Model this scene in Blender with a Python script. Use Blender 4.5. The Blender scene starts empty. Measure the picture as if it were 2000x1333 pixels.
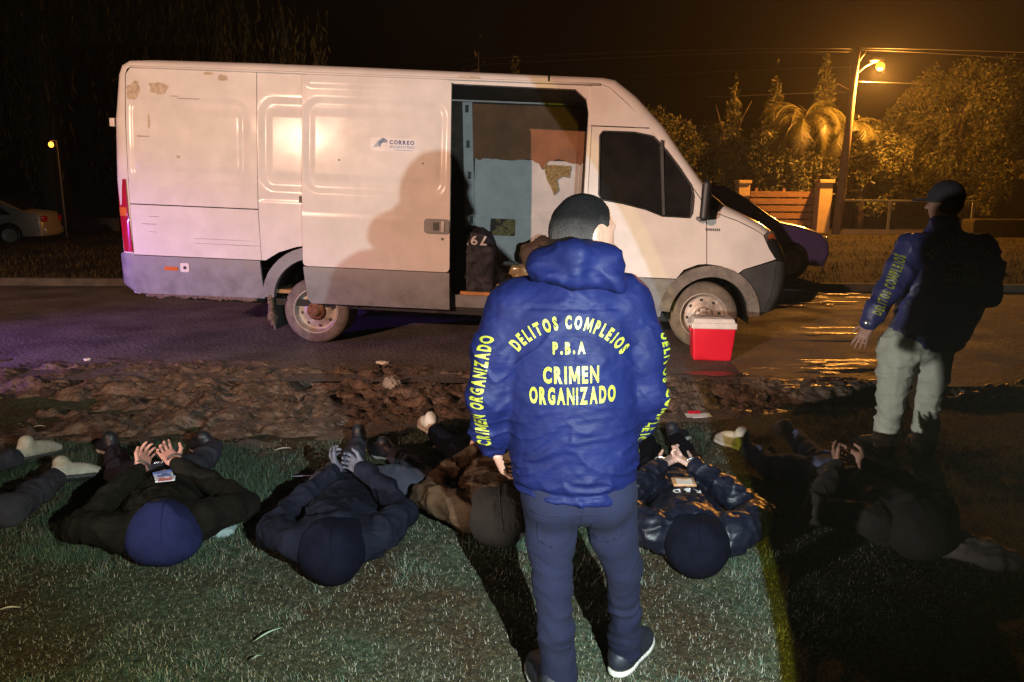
import bpy, bmesh, math, random
import numpy as np
from mathutils import Vector, Matrix, noise as mnoise
from mathutils.geometry import delaunay_2d_cdt
from mathutils.bvhtree import BVHTree
R = math.radians
S = bpy.context.scene
COL = S.collection
random.seed(7)

# ---------------------------------------------------------------- camera
cam = bpy.data.cameras.new('camera'); camo = bpy.data.objects.new('camera', cam); COL.objects.link(camo)
cam.sensor_width = 36; cam.lens = 26.0; cam.clip_start = .05; cam.clip_end = 600
PITCH, ROLL, CH = R(11.1), R(.4), 1.7
camo.matrix_world = Matrix.Translation((0, 0, CH)) @ Matrix.Rotation(R(90) - PITCH, 4, 'X') @ Matrix.Rotation(ROLL, 4, 'Z')
S.camera = camo
# ---------------------------------------------------------------- world (night)
W = bpy.data.worlds.new('World'); S.world = W; W.use_nodes = True
nt = W.node_tree; bg = nt.nodes['Background']
sky = nt.nodes.new('ShaderNodeTexSky'); sky.sky_type = 'NISHITA'; sky.sun_disc = False
sky.sun_elevation = R(-4); sky.sun_rotation = R(140); sky.air_density = 1.2; sky.dust_density = 3
nt.links.new(sky.outputs[0], bg.inputs[0]); bg.inputs[1].default_value = .15
# ---------------------------------------------------------------- lights of the place
def light(name, kind, loc, energy, color, aim=None, size=.1, spot=None, blend=.1):
    l = bpy.data.lights.new(name, kind); o = bpy.data.objects.new(name, l); COL.objects.link(o)
    l.energy = energy; l.color = color; o.location = loc
    if kind in ('POINT', 'SPOT'): l.shadow_soft_size = size
    if kind == 'SPOT': l.spot_size = R(spot); l.spot_blend = blend
    if aim is not None:
        o.rotation_euler = (Vector(aim) - Vector(loc)).to_track_quat('-Z', 'Y').to_euler()
    return o
def azel(loc, az, el, d=5):
    return (loc[0] + d*math.sin(R(az))*math.cos(R(el)), loc[1] + d*math.cos(R(az))*math.cos(R(el)), loc[2] + d*math.sin(R(el)))
TORCH = (.53, .42, 1.56)
def beam(o, hot, lo, hi):
    """uneven beam with its hot spot off the axis"""
    l = o.data; l.use_nodes = True; t = l.node_tree; e = t.nodes['Emission']
    q = o.rotation_euler.to_matrix().inverted() @ (Vector(hot) - o.location).normalized()
    tc = t.nodes.new('ShaderNodeTexCoord'); dp = t.nodes.new('ShaderNodeVectorMath'); dp.operation = 'DOT_PRODUCT'; dp.inputs[1].default_value = q
    mr = t.nodes.new('ShaderNodeMapRange'); mr.interpolation_type = 'SMOOTHSTEP'
    t.links.new(tc.outputs['Normal'], dp.inputs[0]); t.links.new(dp.outputs['Value'], mr.inputs[0])
    mr.inputs['From Min'].default_value = .58; mr.inputs['From Max'].default_value = .96; mr.inputs['To Min'].default_value = lo; mr.inputs['To Max'].default_value = hi
    t.links.new(mr.outputs[0], e.inputs['Strength'])
TAIM = azel(TORCH, -37.6, -21.2)
beam(light('torch_light', 'SPOT', TORCH, 880, (.52, .70, 1.0), TAIM, .010, 92.8, .015), (.3, 7.0, .3), .07, 1.0)
light('torch_rim_light', 'SPOT', TORCH, 320, (.95, .88, .06), TAIM, .010, 95.2, .015)
sl = light('street_light_near', 'SPOT', (-8.5, -10, 5.6), 15500, (1.0, .55, .36), (-4.4, 8, 1.5), .08, 48, .5)
def cutoff(o, y0, y1, lo):
    """shaped optics: the lamp throws less light steeply down"""
    l = o.data; l.use_nodes = True; t = l.node_tree; e = t.nodes['Emission']
    tc = t.nodes.new('ShaderNodeTexCoord'); sp = t.nodes.new('ShaderNodeSeparateXYZ'); mr = t.nodes.new('ShaderNodeMapRange'); mr.interpolation_type = 'SMOOTHSTEP'
    t.links.new(tc.outputs['Normal'], sp.inputs[0]); t.links.new(sp.outputs['Y'], mr.inputs[0])
    mr.inputs['From Min'].default_value = y0; mr.inputs['From Max'].default_value = y1; mr.inputs['To Min'].default_value = lo; mr.inputs['To Max'].default_value = 1
    t.links.new(mr.outputs[0], e.inputs['Strength'])
cutoff(sl, -.14, -.08, .12)
HEAD = (-5.6, -2.58, .85)
hl_ = light('headlight', 'SPOT', HEAD, 3900, (1.0, .95, .86), (2.6, 7.0, .5), .06, 30, 1.0)
cutoff(hl_, -.085, -.05, .06)
light('patrol_beacon', 'SPOT', (-8.6, 4.6, 1.5), 1500, (.34, .13, 1.0), (-4.9, 8.0, 0), .10, 52, .9)
LAMP = (13.9, 29.6, 6.72)
light('street_lamp_bulb', 'POINT', (LAMP[0], LAMP[1], LAMP[2] - .34), 7600, (1.0, .38, .06), None, .14)
vs = S.view_settings
vs.view_transform = 'Standard'; vs.look = 'None'; vs.exposure = 0; vs.gamma = 1; vs.use_curve_mapping = False

cy = S.cycles; cy.max_bounces = 4; cy.diffuse_bounces = 2; cy.glossy_bounces = 2; cy.transmission_bounces = 2; cy.volume_bounces = 0; cy.transparent_max_bounces = 4; cy.caustics_reflective = False; cy.caustics_refractive = False
# ---------------------------------------------------------------- helpers
def link_obj(name, me, mat=None, parent=None, smooth=True, loc=None, rot=None):
    o = bpy.data.objects.new(name, me); COL.objects.link(o)
    if mat is not None and len(me.materials) == 0:
        for m in (mat if isinstance(mat, (list, tuple)) else [mat]): me.materials.append(m)
    if smooth:
        me.polygons.foreach_set('use_smooth', [True]*len(me.polygons))
    if parent is not None: o.parent = parent
    if loc is not None: o.location = loc
    if rot is not None: o.rotation_euler = rot
    return o
def mk(name, verts, faces, mat=None, parent=None, smooth=True, loc=None, rot=None, midx=None):
    me = bpy.data.meshes.new(name)
    me.from_pydata([tuple(v) for v in verts] if not isinstance(verts, np.ndarray) else verts.tolist(), [],
                   faces if not isinstance(faces, np.ndarray) else faces.tolist())
    o = link_obj(name, me, mat, parent, smooth, loc, rot)
    if midx is not None: me.polygons.foreach_set('material_index', midx)
    me.update(); return o
def np_tris(name, V, T, mats, parent=None, midx=None, smooth=False, loc=None):
    me = bpy.data.meshes.new(name); n = len(V); m = len(T); k = T.shape[1]
    me.vertices.add(n); me.vertices.foreach_set('co', np.ascontiguousarray(V, dtype=np.float32).ravel())
    me.loops.add(m*k); me.loops.foreach_set('vertex_index', np.ascontiguousarray(T, dtype=np.int32).ravel())
    me.polygons.add(m); me.polygons.foreach_set('loop_start', np.arange(0, m*k, k, dtype=np.int32))
    if midx is not None: me.polygons.foreach_set('material_index', np.ascontiguousarray(midx, dtype=np.int32))
    me.update(calc_edges=True); me.validate()
    return link_obj(name, me, mats, parent, smooth, loc)
def empty(name, loc=(0, 0, 0), rz=0):
    o = bpy.data.objects.new(name, None); COL.objects.link(o); o.empty_display_size = .1
    o.location = loc; o.rotation_euler = (0, 0, rz); return o
def tag(o, label=None, cat=None, group=None, kind=None):
    if label: o['label'] = label
    if cat: o['category'] = cat
    if group: o['group'] = group
    if kind: o['kind'] = kind
    return o
def copy_tree(o, parent=None):
    c = o.copy(); COL.objects.link(c); c.parent = parent
    for ch in o.children: copy_tree(ch, c)
    return c

class MB:
    """collects shapes for one mesh"""
    def __init__(s): s.v = []; s.f = []
    def add(s, v, f):
        n = len(s.v); s.v += [tuple(p) for p in v]; s.f += [tuple(i+n for i in q) for q in f]; return s
    def box(s, c, h, rz=0, rx=0, ry=0, bev=0):
        M = Matrix.Translation(c) @ Matrix.Rotation(rz, 4, 'Z') @ Matrix.Rotation(ry, 4, 'Y') @ Matrix.Rotation(rx, 4, 'X')
        if bev <= 0:
            v = [M @ Vector((a*h[0], b*h[1], d*h[2])) for a in (-1, 1) for b in (-1, 1) for d in (-1, 1)]
            f = [(0,1,3,2),(4,6,7,5),(0,4,5,1),(2,3,7,6),(0,2,6,4),(1,5,7,3)]
            return s.add(v, f)
        bm = bmesh.new(); bmesh.ops.create_cube(bm, size=2)
        for q in bm.verts: q.co = Vector((q.co.x*h[0], q.co.y*h[1], q.co.z*h[2]))
        bmesh.ops.bevel(bm, geom=bm.edges[:], offset=bev, segments=2, profile=.6, affect='EDGES')
        bm.verts.index_update()
        v = [M @ q.co for q in bm.verts]; f = [[q.index for q in g.verts] for g in bm.faces]; bm.free()
        return s.add(v, f)
    def tube(s, pts, rad, n=8, caps=True):
        pts = [Vector(p) for p in pts]; rr = rad if isinstance(rad, (list, tuple)) else [rad]*len(pts)
        base = len(s.v); rings = []
        up = Vector((.13, .27, 1)).normalized()
        for i, p in enumerate(pts):
            t = (pts[min(i+1, len(pts)-1)] - pts[max(i-1, 0)]).normalized()
            a = t.cross(up)
            if a.length < 1e-3: a = t.cross(Vector((1, 0, 0)))
            a.normalize(); b = t.cross(a)
            rings.append([p + (a*math.cos(2*math.pi*k/n) + b*math.sin(2*math.pi*k/n))*rr[i] for k in range(n)])
        v = [q for r in rings for q in r]; f = []
        for i in range(len(pts)-1):
            for k in range(n):
                k2 = (k+1) % n; f.append((i*n+k, i*n+k2, (i+1)*n+k2, (i+1)*n+k))
        if caps: f.append(tuple(range(n-1, -1, -1))); f.append(tuple((len(pts)-1)*n+k for k in range(n)))
        return s.add(v, f)
    def lathe(s, prof, n=32, M=Matrix()):
        """prof: (radius, axial) revolved about local Y"""
        v = []; f = []
        for r, a in prof:
            for k in range(n):
                t = 2*math.pi*k/n; v.append(M @ Vector((r*math.cos(t), a, r*math.sin(t))))
        for i in range(len(prof)-1):
            for k in range(n):
                k2 = (k+1) % n; f.append((i*n+k, i*n+k2, (i+1)*n+k2, (i+1)*n+k))
        return s.add(v, f)
    def build(s, name, mat, parent=None, smooth=False, loc=None, rot=None):
        return mk(name, s.v, s.f, mat, parent, smooth, loc, rot)

def mat(name, col, rough=.6, metal=0, var=.15, vscale=6, bump=0, bscale=60, col2=None, mask=None, spec=.5, coat=0, rvar=0, stretch=None, detail=5, sheen=0, trans=0):
    m = bpy.data.materials.new(name); m.use_nodes = True; t = m.node_tree; b = t.nodes['Principled BSDF']
    tc = t.nodes.new('ShaderNodeTexCoord'); mp = t.nodes.new('ShaderNodeMapping'); t.links.new(tc.outputs['Object'], mp.inputs[0])
    if stretch: mp.inputs['Scale'].default_value = stretch
    n1 = t.nodes.new('ShaderNodeTexNoise'); n1.inputs['Scale'].default_value = vscale; n1.inputs['Detail'].default_value = detail; n1.inputs['Roughness'].default_value = .62
    t.links.new(mp.outputs[0], n1.inputs['Vector'])
    r = t.nodes.new('ShaderNodeValToRGB'); lo, hi = mask or (.32, .68)
    r.color_ramp.elements[0].position = lo; r.color_ramp.elements[1].position = hi
    c2 = col2 or tuple(max(0, c*(1-var)) for c in col); c1 = col if col2 else tuple(min(1, c*(1+var)) for c in col)
    r.color_ramp.elements[0].color = (*c2, 1); r.color_ramp.elements[1].color = (*c1, 1)
    t.links.new(n1.outputs['Fac'], r.inputs[0]); t.links.new(r.outputs[0], b.inputs['Base Color'])
    b.inputs['Roughness'].default_value = rough; b.inputs['Metallic'].default_value = metal
    b.inputs['Specular IOR Level'].default_value = spec
    if coat: b.inputs['Coat Weight'].default_value = coat; b.inputs['Coat Roughness'].default_value = .12
    if sheen: b.inputs['Sheen Weight'].default_value = sheen
    if trans: b.inputs['Transmission Weight'].default_value = trans
    if rvar:
        mr = t.nodes.new('ShaderNodeMapRange'); mr.inputs['From Min'].default_value = .35; mr.inputs['From Max'].default_value = .65
        mr.inputs['To Min'].default_value = max(.03, rough-rvar); mr.inputs['To Max'].default_value = min(1, rough+rvar)
        t.links.new(n1.outputs['Fac'], mr.inputs[0]); t.links.new(mr.outputs[0], b.inputs['Roughness'])
    if bump:
        n2 = t.nodes.new('ShaderNodeTexNoise'); n2.inputs['Scale'].default_value = bscale; n2.inputs['Detail'].default_value = 6
        t.links.new(mp.outputs[0], n2.inputs['Vector'])
        bp = t.nodes.new('ShaderNodeBump'); bp.inputs['Strength'].default_value = bump; bp.inputs['Distance'].default_value = .02
        t.links.new(n2.outputs['Fac'], bp.inputs['Height']); t.links.new(bp.outputs[0], b.inputs['Normal'])
    return m
def emis(name, col, st):
    m = bpy.data.materials.new(name); m.use_nodes = True; b = m.node_tree.nodes['Principled BSDF']
    b.inputs['Base Color'].default_value = (*col, 1); b.inputs['Emission Color'].default_value = (*col, 1); b.inputs['Emission Strength'].default_value = st
    return m

# ---- pixel of the photograph to a point of the place
_F = 1444.0
def ray(px, py):
    u = (px-1000)/_F; v = (666.5-py)/_F
    u, v = u*math.cos(ROLL) - v*math.sin(ROLL), u*math.sin(ROLL) + v*math.cos(ROLL)
    return Vector((u, math.cos(PITCH) + v*math.sin(PITCH), -math.sin(PITCH) + v*math.cos(PITCH)))
def gp(px, py, z=0):
    d = ray(px, py); return Vector((0, 0, CH)) + d*((z-CH)/d.z)
def yp(px, py, Y):
    d = ray(px, py); return Vector((0, 0, CH)) + d*(Y/d.y)

# ---- noise on arrays
def _hash(i, j, k, s):
    with np.errstate(over='ignore'):
        h = (i.astype(np.uint32)*np.uint32(374761393) + j.astype(np.uint32)*np.uint32(668265263) + k.astype(np.uint32)*np.uint32(2147483647) + np.uint32((s*974634777+12345) & 0xffffffff))
        h = (h ^ (h >> np.uint32(13)))*np.uint32(1274126177); h = h ^ (h >> np.uint32(16))
        h = h*np.uint32(2246822519); h = h ^ (h >> np.uint32(15))
    return h.astype(np.float64)/4294967295.0
def vnoise(P, s=0):
    P = np.asarray(P, dtype=np.float64); f = np.floor(P); I = f.astype(np.int64) + 100000; t = P - f; t = t*t*t*(t*(t*6-15)+10)
    r = 0
    for a in (0, 1):
        for b in (0, 1):
            for c in (0, 1):
                w = (t[:, 0] if a else 1-t[:, 0])*(t[:, 1] if b else 1-t[:, 1])*(t[:, 2] if c else 1-t[:, 2])
                r = r + w*_hash(I[:, 0]+a, I[:, 1]+b, I[:, 2]+c, s)
    return r*2-1
def fbm(P, o=4, s=0):
    r = 0; a = 1; t = 0; P = np.asarray(P, dtype=np.float64)
    for i in range(o):
        r = r + a*vnoise(P*(2**i) + 17.3*i, s+i); t += a; a *= .5
    return r/t
def ridged(P, o=3, s=0):
    r = 0; a = 1; t = 0; P = np.asarray(P, dtype=np.float64)
    for i in range(o):
        r = r + a*(1-2*np.abs(vnoise(P*(2**i) + 9.1*i, s+i))); t += a; a *= .5
    return r/t

# ---- implicit surfaces: one continuous skin per body or garment
class SDF:
    def __init__(s): s.p = []
    def cap(s, a, b, ra, rb=None, k=.03): s.p.append(('cap', np.array(a, float), np.array(b, float), ra, ra if rb is None else rb, k)); return s
    def chain(s, pts, rs, k=.03):
        for i in range(len(pts)-1): s.cap(pts[i], pts[i+1], rs[i], rs[i+1], k)
        return s
    def ell(s, c, r, rot=None, k=.03): s.p.append(('ell', np.array(c, float), np.array(r, float), None if rot is None else np.array(rot), k)); return s
    def box(s, c, h, rot=None, rd=.01, k=.01): s.p.append(('box', np.array(c, float), np.array(h, float), None if rot is None else np.array(rot), rd, k)); return s
    def sub(s, c, r, rot=None, k=.02): s.p.append(('sub', np.array(c, float), np.array(r, float), None if rot is None else np.array(rot), k)); return s
    def cut(s, n, d): s.p.append(('cut', np.array(n, float), d)); return s
    def bounds(s):
        lo = np.full(3, 1e9); hi = -lo
        for q in s.p:
            if q[0] == 'cap':
                for c, r in ((q[1], q[3]), (q[2], q[4])): lo = np.minimum(lo, c-r); hi = np.maximum(hi, c+r)
            elif q[0] in ('ell', 'box'):
                r = np.abs(q[3]) @ q[2] if q[3] is not None else q[2]; lo = np.minimum(lo, q[1]-r); hi = np.maximum(hi, q[1]+r)
        return lo, hi
    def mesh(s, res=.01):
        lo, hi = s.bounds(); lo = lo - .05; hi = hi + .05
        n = np.ceil((hi-lo)/res).astype(int)+1
        D = np.full(n, .2, dtype=np.float32)
        ax = [lo[i] + np.arange(n[i])*res for i in range(3)]
        for q in s.p:
            if q[0] == 'cut':
                X, Y, Z = np.meshgrid(*ax, indexing='ij', sparse=True)
                D = np.maximum(D, (q[1][0]*X + q[1][1]*Y + q[1][2]*Z - q[2]).astype(np.float32)); continue
            k = q[-1]; mg = k + 3*res
            if q[0] == 'cap': l = np.minimum(q[1]-q[3], q[2]-q[4])-mg; h = np.maximum(q[1]+q[3], q[2]+q[4])+mg
            else:
                r = np.abs(q[3]) @ q[2] if q[3] is not None else q[2]; l = q[1]-r-mg; h = q[1]+r+mg
            i0 = np.clip(np.floor((l-lo)/res).astype(int), 0, n-1); i1 = np.clip(np.ceil((h-lo)/res).astype(int)+1, 1, n)
            sl = tuple(slice(a, b) for a, b in zip(i0, i1))
            X, Y, Z = np.meshgrid(ax[0][sl[0]], ax[1][sl[1]], ax[2][sl[2]], indexing='ij', sparse=True)
            if q[0] == 'cap':
                a, b, ra, rb = q[1:5]; ab = b-a; L2 = max(ab @ ab, 1e-9)
                t = np.clip(((X-a[0])*ab[0] + (Y-a[1])*ab[1] + (Z-a[2])*ab[2])/L2, 0, 1)
                d = np.sqrt((X-a[0]-t*ab[0])**2 + (Y-a[1]-t*ab[1])**2 + (Z-a[2]-t*ab[2])**2) - (ra + t*(rb-ra))
            else:
                c = q[1]; x, y, z = X-c[0], Y-c[1], Z-c[2]
                if q[3] is not None:
                    M = q[3]  # columns are the local axes
                    x, y, z = x*M[0, 0]+y*M[1, 0]+z*M[2, 0], x*M[0, 1]+y*M[1, 1]+z*M[2, 1], x*M[0, 2]+y*M[1, 2]+z*M[2, 2]
                r = q[2]
                if q[0] == 'box':
                    rd = q[4]; dx, dy, dz = np.abs(x)-r[0]+rd, np.abs(y)-r[1]+rd, np.abs(z)-r[2]+rd
                    d = np.sqrt(np.maximum(dx, 0)**2 + np.maximum(dy, 0)**2 + np.maximum(dz, 0)**2) + np.minimum(np.maximum(dx, np.maximum(dy, dz)), 0) - rd
                else:
                    k0 = np.sqrt((x/r[0])**2 + (y/r[1])**2 + (z/r[2])**2); k1 = np.sqrt((x/r[0]**2)**2 + (y/r[1]**2)**2 + (z/r[2]**2)**2) + 1e-9
                    d = k0*(k0-1)/k1
            d = d.astype(np.float32); o = D[sl]
            if q[0] == 'sub':
                d = -d; hh = np.clip(.5 - .5*(o-d)/k, 0, 1); D[sl] = o*(1-hh) + d*hh + k*hh*(1-hh)
            else:
                hh = np.clip(.5 + .5*(d-o)/k, 0, 1); D[sl] = d*(1-hh) + o*hh - k*hh*(1-hh)
        return nets(D, lo, res)
def nets(D, lo, res):
    D[0] = D[-1] = .1; D[:, 0] = D[:, -1] = .1; D[:, :, 0] = D[:, :, -1] = .1
    Sg = D < 0; n = D.shape
    c = np.zeros((n[0]-1, n[1]-1, n[2]-1), np.int8)
    for a in (0, 1):
        for b in (0, 1):
            for d in (0, 1): c += Sg[a:n[0]-1+a, b:n[1]-1+b, d:n[2]-1+d]
    act = (c > 0) & (c < 8); I = np.argwhere(act); idx = np.full(c.shape, -1, np.int64); idx[act] = np.arange(len(I))
    pos = np.zeros((len(I), 3)); cnt = np.zeros(len(I))
    for ax in range(3):
        for u in (0, 1):
            for w in (0, 1):
                o = [0, 0, 0]; oth = [q for q in range(3) if q != ax]; o[oth[0]] = u; o[oth[1]] = w
                e = list(o); e[ax] = 1
                d0 = D[I[:, 0]+o[0], I[:, 1]+o[1], I[:, 2]+o[2]]; d1 = D[I[:, 0]+e[0], I[:, 1]+e[1], I[:, 2]+e[2]]
                m = (d0 < 0) != (d1 < 0); t = np.where(m, d0/np.where(m, d0-d1, 1), 0)
                p = np.tile(np.array(o, float), (len(I), 1)); p[:, ax] = t
                pos[m] += p[m]; cnt[m] += 1
    V = lo + (I + pos/np.maximum(cnt, 1)[:, None])*res
    Fs = []
    for ax in range(3):
        A = Sg; B = np.roll(Sg, -1, ax); m = A != B
        sl = [slice(1, -1)]*3; mm = np.zeros_like(m); mm[tuple(sl)] = m[tuple(sl)]
        E = np.argwhere(mm); b, d = [(ax+1) % 3, (ax+2) % 3]
        def cell(ob, od):
            q = E.copy(); q[:, b] -= ob; q[:, d] -= od; return idx[q[:, 0], q[:, 1], q[:, 2]]
        Q = np.stack([cell(1, 1), cell(0, 1), cell(0, 0), cell(1, 0)], 1)
        inside = Sg[E[:, 0], E[:, 1], E[:, 2]]; Q[~inside] = Q[~inside][:, ::-1]
        Fs.append(Q)
    Fq = np.concatenate(Fs); Fq = Fq[(Fq >= 0).all(1)]
    return V, Fq
def vnormals(V, Fq):
    a, b, c, d = (V[Fq[:, i]] for i in range(4)); n = np.cross(c-a, d-b)
    N = np.zeros_like(V)
    for i in range(4): np.add.at(N, Fq[:, i], n)
    return N/np.maximum(np.linalg.norm(N, axis=1), 1e-9)[:, None]
def smooth_mesh(V, Fq, it=2, lam=.5):
    E = np.concatenate([Fq[:, [0, 1]], Fq[:, [1, 2]], Fq[:, [2, 3]], Fq[:, [3, 0]]])
    deg = np.zeros(len(V)); np.add.at(deg, E[:, 0], 1); np.add.at(deg, E[:, 1], 1)
    for _ in range(it):
        A = np.zeros_like(V); np.add.at(A, E[:, 0], V[E[:, 1]]); np.add.at(A, E[:, 1], V[E[:, 0]])
        V = V + lam*(A/np.maximum(deg, 1)[:, None] - V)
    return V
def garment(name, sdf, material, parent, res=.01, wr=None, it=1, **kw):
    V, Fq = sdf.mesh(res); V = smooth_mesh(V, Fq, it)
    if wr is not None:
        N = vnormals(V, Fq); V = V + N*wr(V)[:, None]
    return np_tris(name, V, Fq, material, parent, smooth=True, **kw)
# ================================================================ ground
def edge_road(x): return np.interp(x, [-9, -5, -2.5, -.5, 1.8, 4.6, 9], [7.0, 6.98, 7.06, 6.85, 6.48, 6.45, 6.4])
def edge_grass(x): return np.interp(x, [-9, -3.5, -1.7, -.4, 1.4, 3, 4.2, 9], [4.9, 4.83, 4.72, 5.30, 5.55, 5.8, 5.85, 5.9])
def grid_mesh(name, xs, ys, zf, mats, smooth=True, midx=None):
    X, Y = np.meshgrid(xs, ys, indexing='ij'); P = np.stack([X.ravel(), Y.ravel()], 1); Z = zf(P[:, 0], P[:, 1])
    V = np.column_stack([P, Z]); nx, ny = len(xs), len(ys)
    a = (np.arange(nx-1)[:, None]*ny + np.arange(ny-1)[None]).ravel()
    T = np.stack([a, a+ny, a+ny+1, a+1], 1)
    return np_tris(name, V, T, mats, smooth=smooth)
def p3(x, y, s): return np.column_stack([x*s, y*s, np.zeros(len(x))])
def lawn_z(x, y):
    return .018*fbm(p3(x, y, 1.3), 3, 3) + .006*fbm(p3(x, y, 9), 2, 8)
def ramp(*st):
    return st
def turf_material():
    m = bpy.data.materials.new('turf'); m.use_nodes = True; t = m.node_tree; b = t.nodes['Principled BSDF']
    tc = t.nodes.new('ShaderNodeTexCoord')
    def noise(sc, det=6, ro=.65):
        n = t.nodes.new('ShaderNodeTexNoise'); n.inputs['Scale'].default_value = sc; n.inputs['Detail'].default_value = det; n.inputs['Roughness'].default_value = ro
        t.links.new(tc.outputs['Object'], n.inputs['Vector']); return n
    def rmp(n, st):
        r = t.nodes.new('ShaderNodeValToRGB'); e = r.color_ramp.elements
        while len(e) < len(st): e.new(.5)
        for q, (p, c) in zip(e, st): q.position = p; q.color = (*c, 1)
        t.links.new(n.outputs['Fac'], r.inputs[0]); return r
    a = rmp(noise(38, 8, .75), [(.33, (.024, .024, .018)), (.5, (.075, .075, .055)), (.66, (.20, .185, .145))])
    c = rmp(noise(1.1, 4, .6), [(.42, (.62, .42, .29)), (.58, (.62, .85, .68))])
    mx = t.nodes.new('ShaderNodeMixRGB'); mx.blend_type = 'MULTIPLY'; mx.inputs[0].default_value = 1
    t.links.new(a.outputs[0], mx.inputs[1]); t.links.new(c.outputs[0], mx.inputs[2]); t.links.new(mx.outputs[0], b.inputs['Base Color'])
    b.inputs['Roughness'].default_value = .9; b.inputs['Specular IOR Level'].default_value = .15
    bp = t.nodes.new('ShaderNodeBump'); bp.inputs['Strength'].default_value = .9; bp.inputs['Distance'].default_value = .02
    n = noise(70, 6, .8); t.links.new(n.outputs['Fac'], bp.inputs['Height']); t.links.new(bp.outputs[0], b.inputs['Normal'])
    return m
TURF = turf_material()
xs = np.concatenate([np.linspace(-60, -6, 30)[:-1], np.linspace(-6, 6, 300), np.linspace(6, 60, 30)[1:]])
ys = np.concatenate([np.linspace(-30, 1.4, 20)[:-1], np.linspace(1.4, 6.3, 140)])
tag(grid_mesh('lawn', xs, ys, lawn_z, TURF), kind='structure')
# mud strip between the lawn and the road
MUD = mat('mud', (.145, .098, .070), .55, var=.5, vscale=9, bump=1.0, bscale=34, col2=(.032, .022, .016), rvar=.25, spec=.5, detail=8)
def mud_z(x, y):
    a = edge_grass(x) + .18*fbm(p3(x, y, 1.7), 3, 31); b = edge_road(x) + .12*fbm(p3(x, y, 1.9), 3, 41)
    t = np.clip((y-a)/(b-a), -.3, 1.3)
    base = np.where(t < 0, t*.22, np.where(t > 1, .1 - (t-1)*.16, .1*np.clip(t*1.25, 0, 1)))
    w = np.clip(t*5, 0, 1)*np.clip((1.06-t)*4, 0, 1)
    wx, wy = x + .10*fbm(p3(x, y, 5), 3, 5), y + .10*fbm(p3(x, y, 5), 3, 6)
    cl = ridged(np.column_stack([wx*2.6, wy*4.6, 0*x]), 4, 11)
    cl2 = fbm(np.column_stack([wx*7, wy*10, 0*x]), 4, 21)
    foot = np.maximum(0, vnoise(np.column_stack([wx*3.4, wy*5.2, 0*x]), 77) - .12)
    h = .040*cl + .060*cl2 - .115*foot + .018*fbm(np.column_stack([wx*24, wy*30, 0*x]), 3, 25) + .03*np.clip(ridged(np.column_stack([wx*8, wy*11, 0*x]), 2, 29), 0, 1)**2
    rut = np.exp(-((y - (edge_road(x)-.62))/.14)**2)*(np.sin(x*46 + 3*np.sin(y*9))*.020 - .035)*np.clip((x-1.4)*1.2, 0, 1)
    hole = -.13*np.exp(-(((x+4.15)/.62)**2 + ((y-5.75)/.34)**2)) - .08*np.exp(-(((x+3.1)/.35)**2 + ((y-5.6)/.2)**2))
    return base + w*(h + rut + hole) + .004*fbm(p3(x, y, 30), 3, 61)*np.clip(w+.4, 0, 1)
xs = np.concatenate([np.linspace(-40, -6, 60)[:-1], np.linspace(-6, 6, 760), np.linspace(6, 40, 60)[1:]])
tag(grid_mesh('mud_strip', xs, np.linspace(4.1, 7.5, 230), mud_z, MUD), kind='structure')
# road
def road_material():
    m = mat('asphalt', (.165, .145, .14), .78, var=.3, vscale=1.3, bump=1.0, bscale=26, col2=(.075, .064, .06), rvar=.14, detail=12, spec=.22)
    return m
ROAD = road_material()
def road_z(x, y): return .1 + .006*fbm(p3(x, y, 1.2), 2, 9)
tag(grid_mesh('road', np.concatenate([np.linspace(-150, -12, 20)[:-1], np.linspace(-12, 12, 160), np.linspace(12, 150, 20)[1:]]), np.linspace(6.25, 12.9, 60), road_z, ROAD), kind='structure')
KERB = mat('dark_kerb', (.075, .065, .055), .9, var=.4, vscale=4, bump=.4, bscale=40)
CONC = mat('kerb_concrete', (.26, .24, .22), .85, var=.3, vscale=4, bump=.4, bscale=40)
k = MB()
k.box((0, 12.98, .13), (150, .09, .10), bev=.015)
tag(k.build('kerb', KERB), kind='structure')
def verge_z(x, y): return np.interp(y, [13, 20, 30, 60, 260], [.20, .2, .3, .5, .6]) + .03*fbm(p3(x, y, .5), 3, 4)
VERGE = mat('verge_turf', (.036, .030, .012), .92, vscale=3, var=.6, bump=.9, bscale=22, col2=(.010, .008, .005), spec=.1, detail=9)
tag(grid_mesh('far_verge', np.concatenate([np.linspace(-260, -30, 20)[:-1], np.linspace(-30, 30, 120), np.linspace(30, 260, 20)[1:]]), np.concatenate([np.linspace(13.05, 34, 80), np.linspace(34, 260, 20)[1:]]), verge_z, VERGE), kind='structure')
# wet films on the road and in the ruts
WATER = mat('dirty_water', (.05, .036, .026), .22, var=.3, vscale=9, bump=.9, bscale=38, spec=.6)
def puddle(cx, cy, rx, ry, z, sd, n=90):
    an = np.linspace(0, 2*np.pi, n, endpoint=False)
    r = 1 + .75*fbm(np.column_stack([np.cos(an)*2.6, np.sin(an)*2.6, an*0]), 4, sd)
    v = [(cx, cy, z)] + [(cx + rx*a*math.cos(t), cy + ry*a*math.sin(t), z) for a, t in zip(r, an)]
    o = mk('puddle', v, [(0, i+1, (i+1) % n+1) for i in range(n)], WATER, smooth=False)
    return tag(o, kind='structure')
rgp = random.Random(4); spots = [(1395, 730, .30, .09)]
for cx, cy, sx, sy, n in ((1610, 573, 70, 9, 14), (1600, 592, 70, 9, 8), (1620, 716, 110, 9, 16), (1620, 660, 70, 16, 5), (1590, 755, 50, 5, 3)):
    spots += [(cx + rgp.gauss(0, sx*.6), cy + rgp.gauss(0, sy*.6), rgp.uniform(.05, .30), rgp.uniform(.015, .055)) for _ in range(n)]
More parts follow.
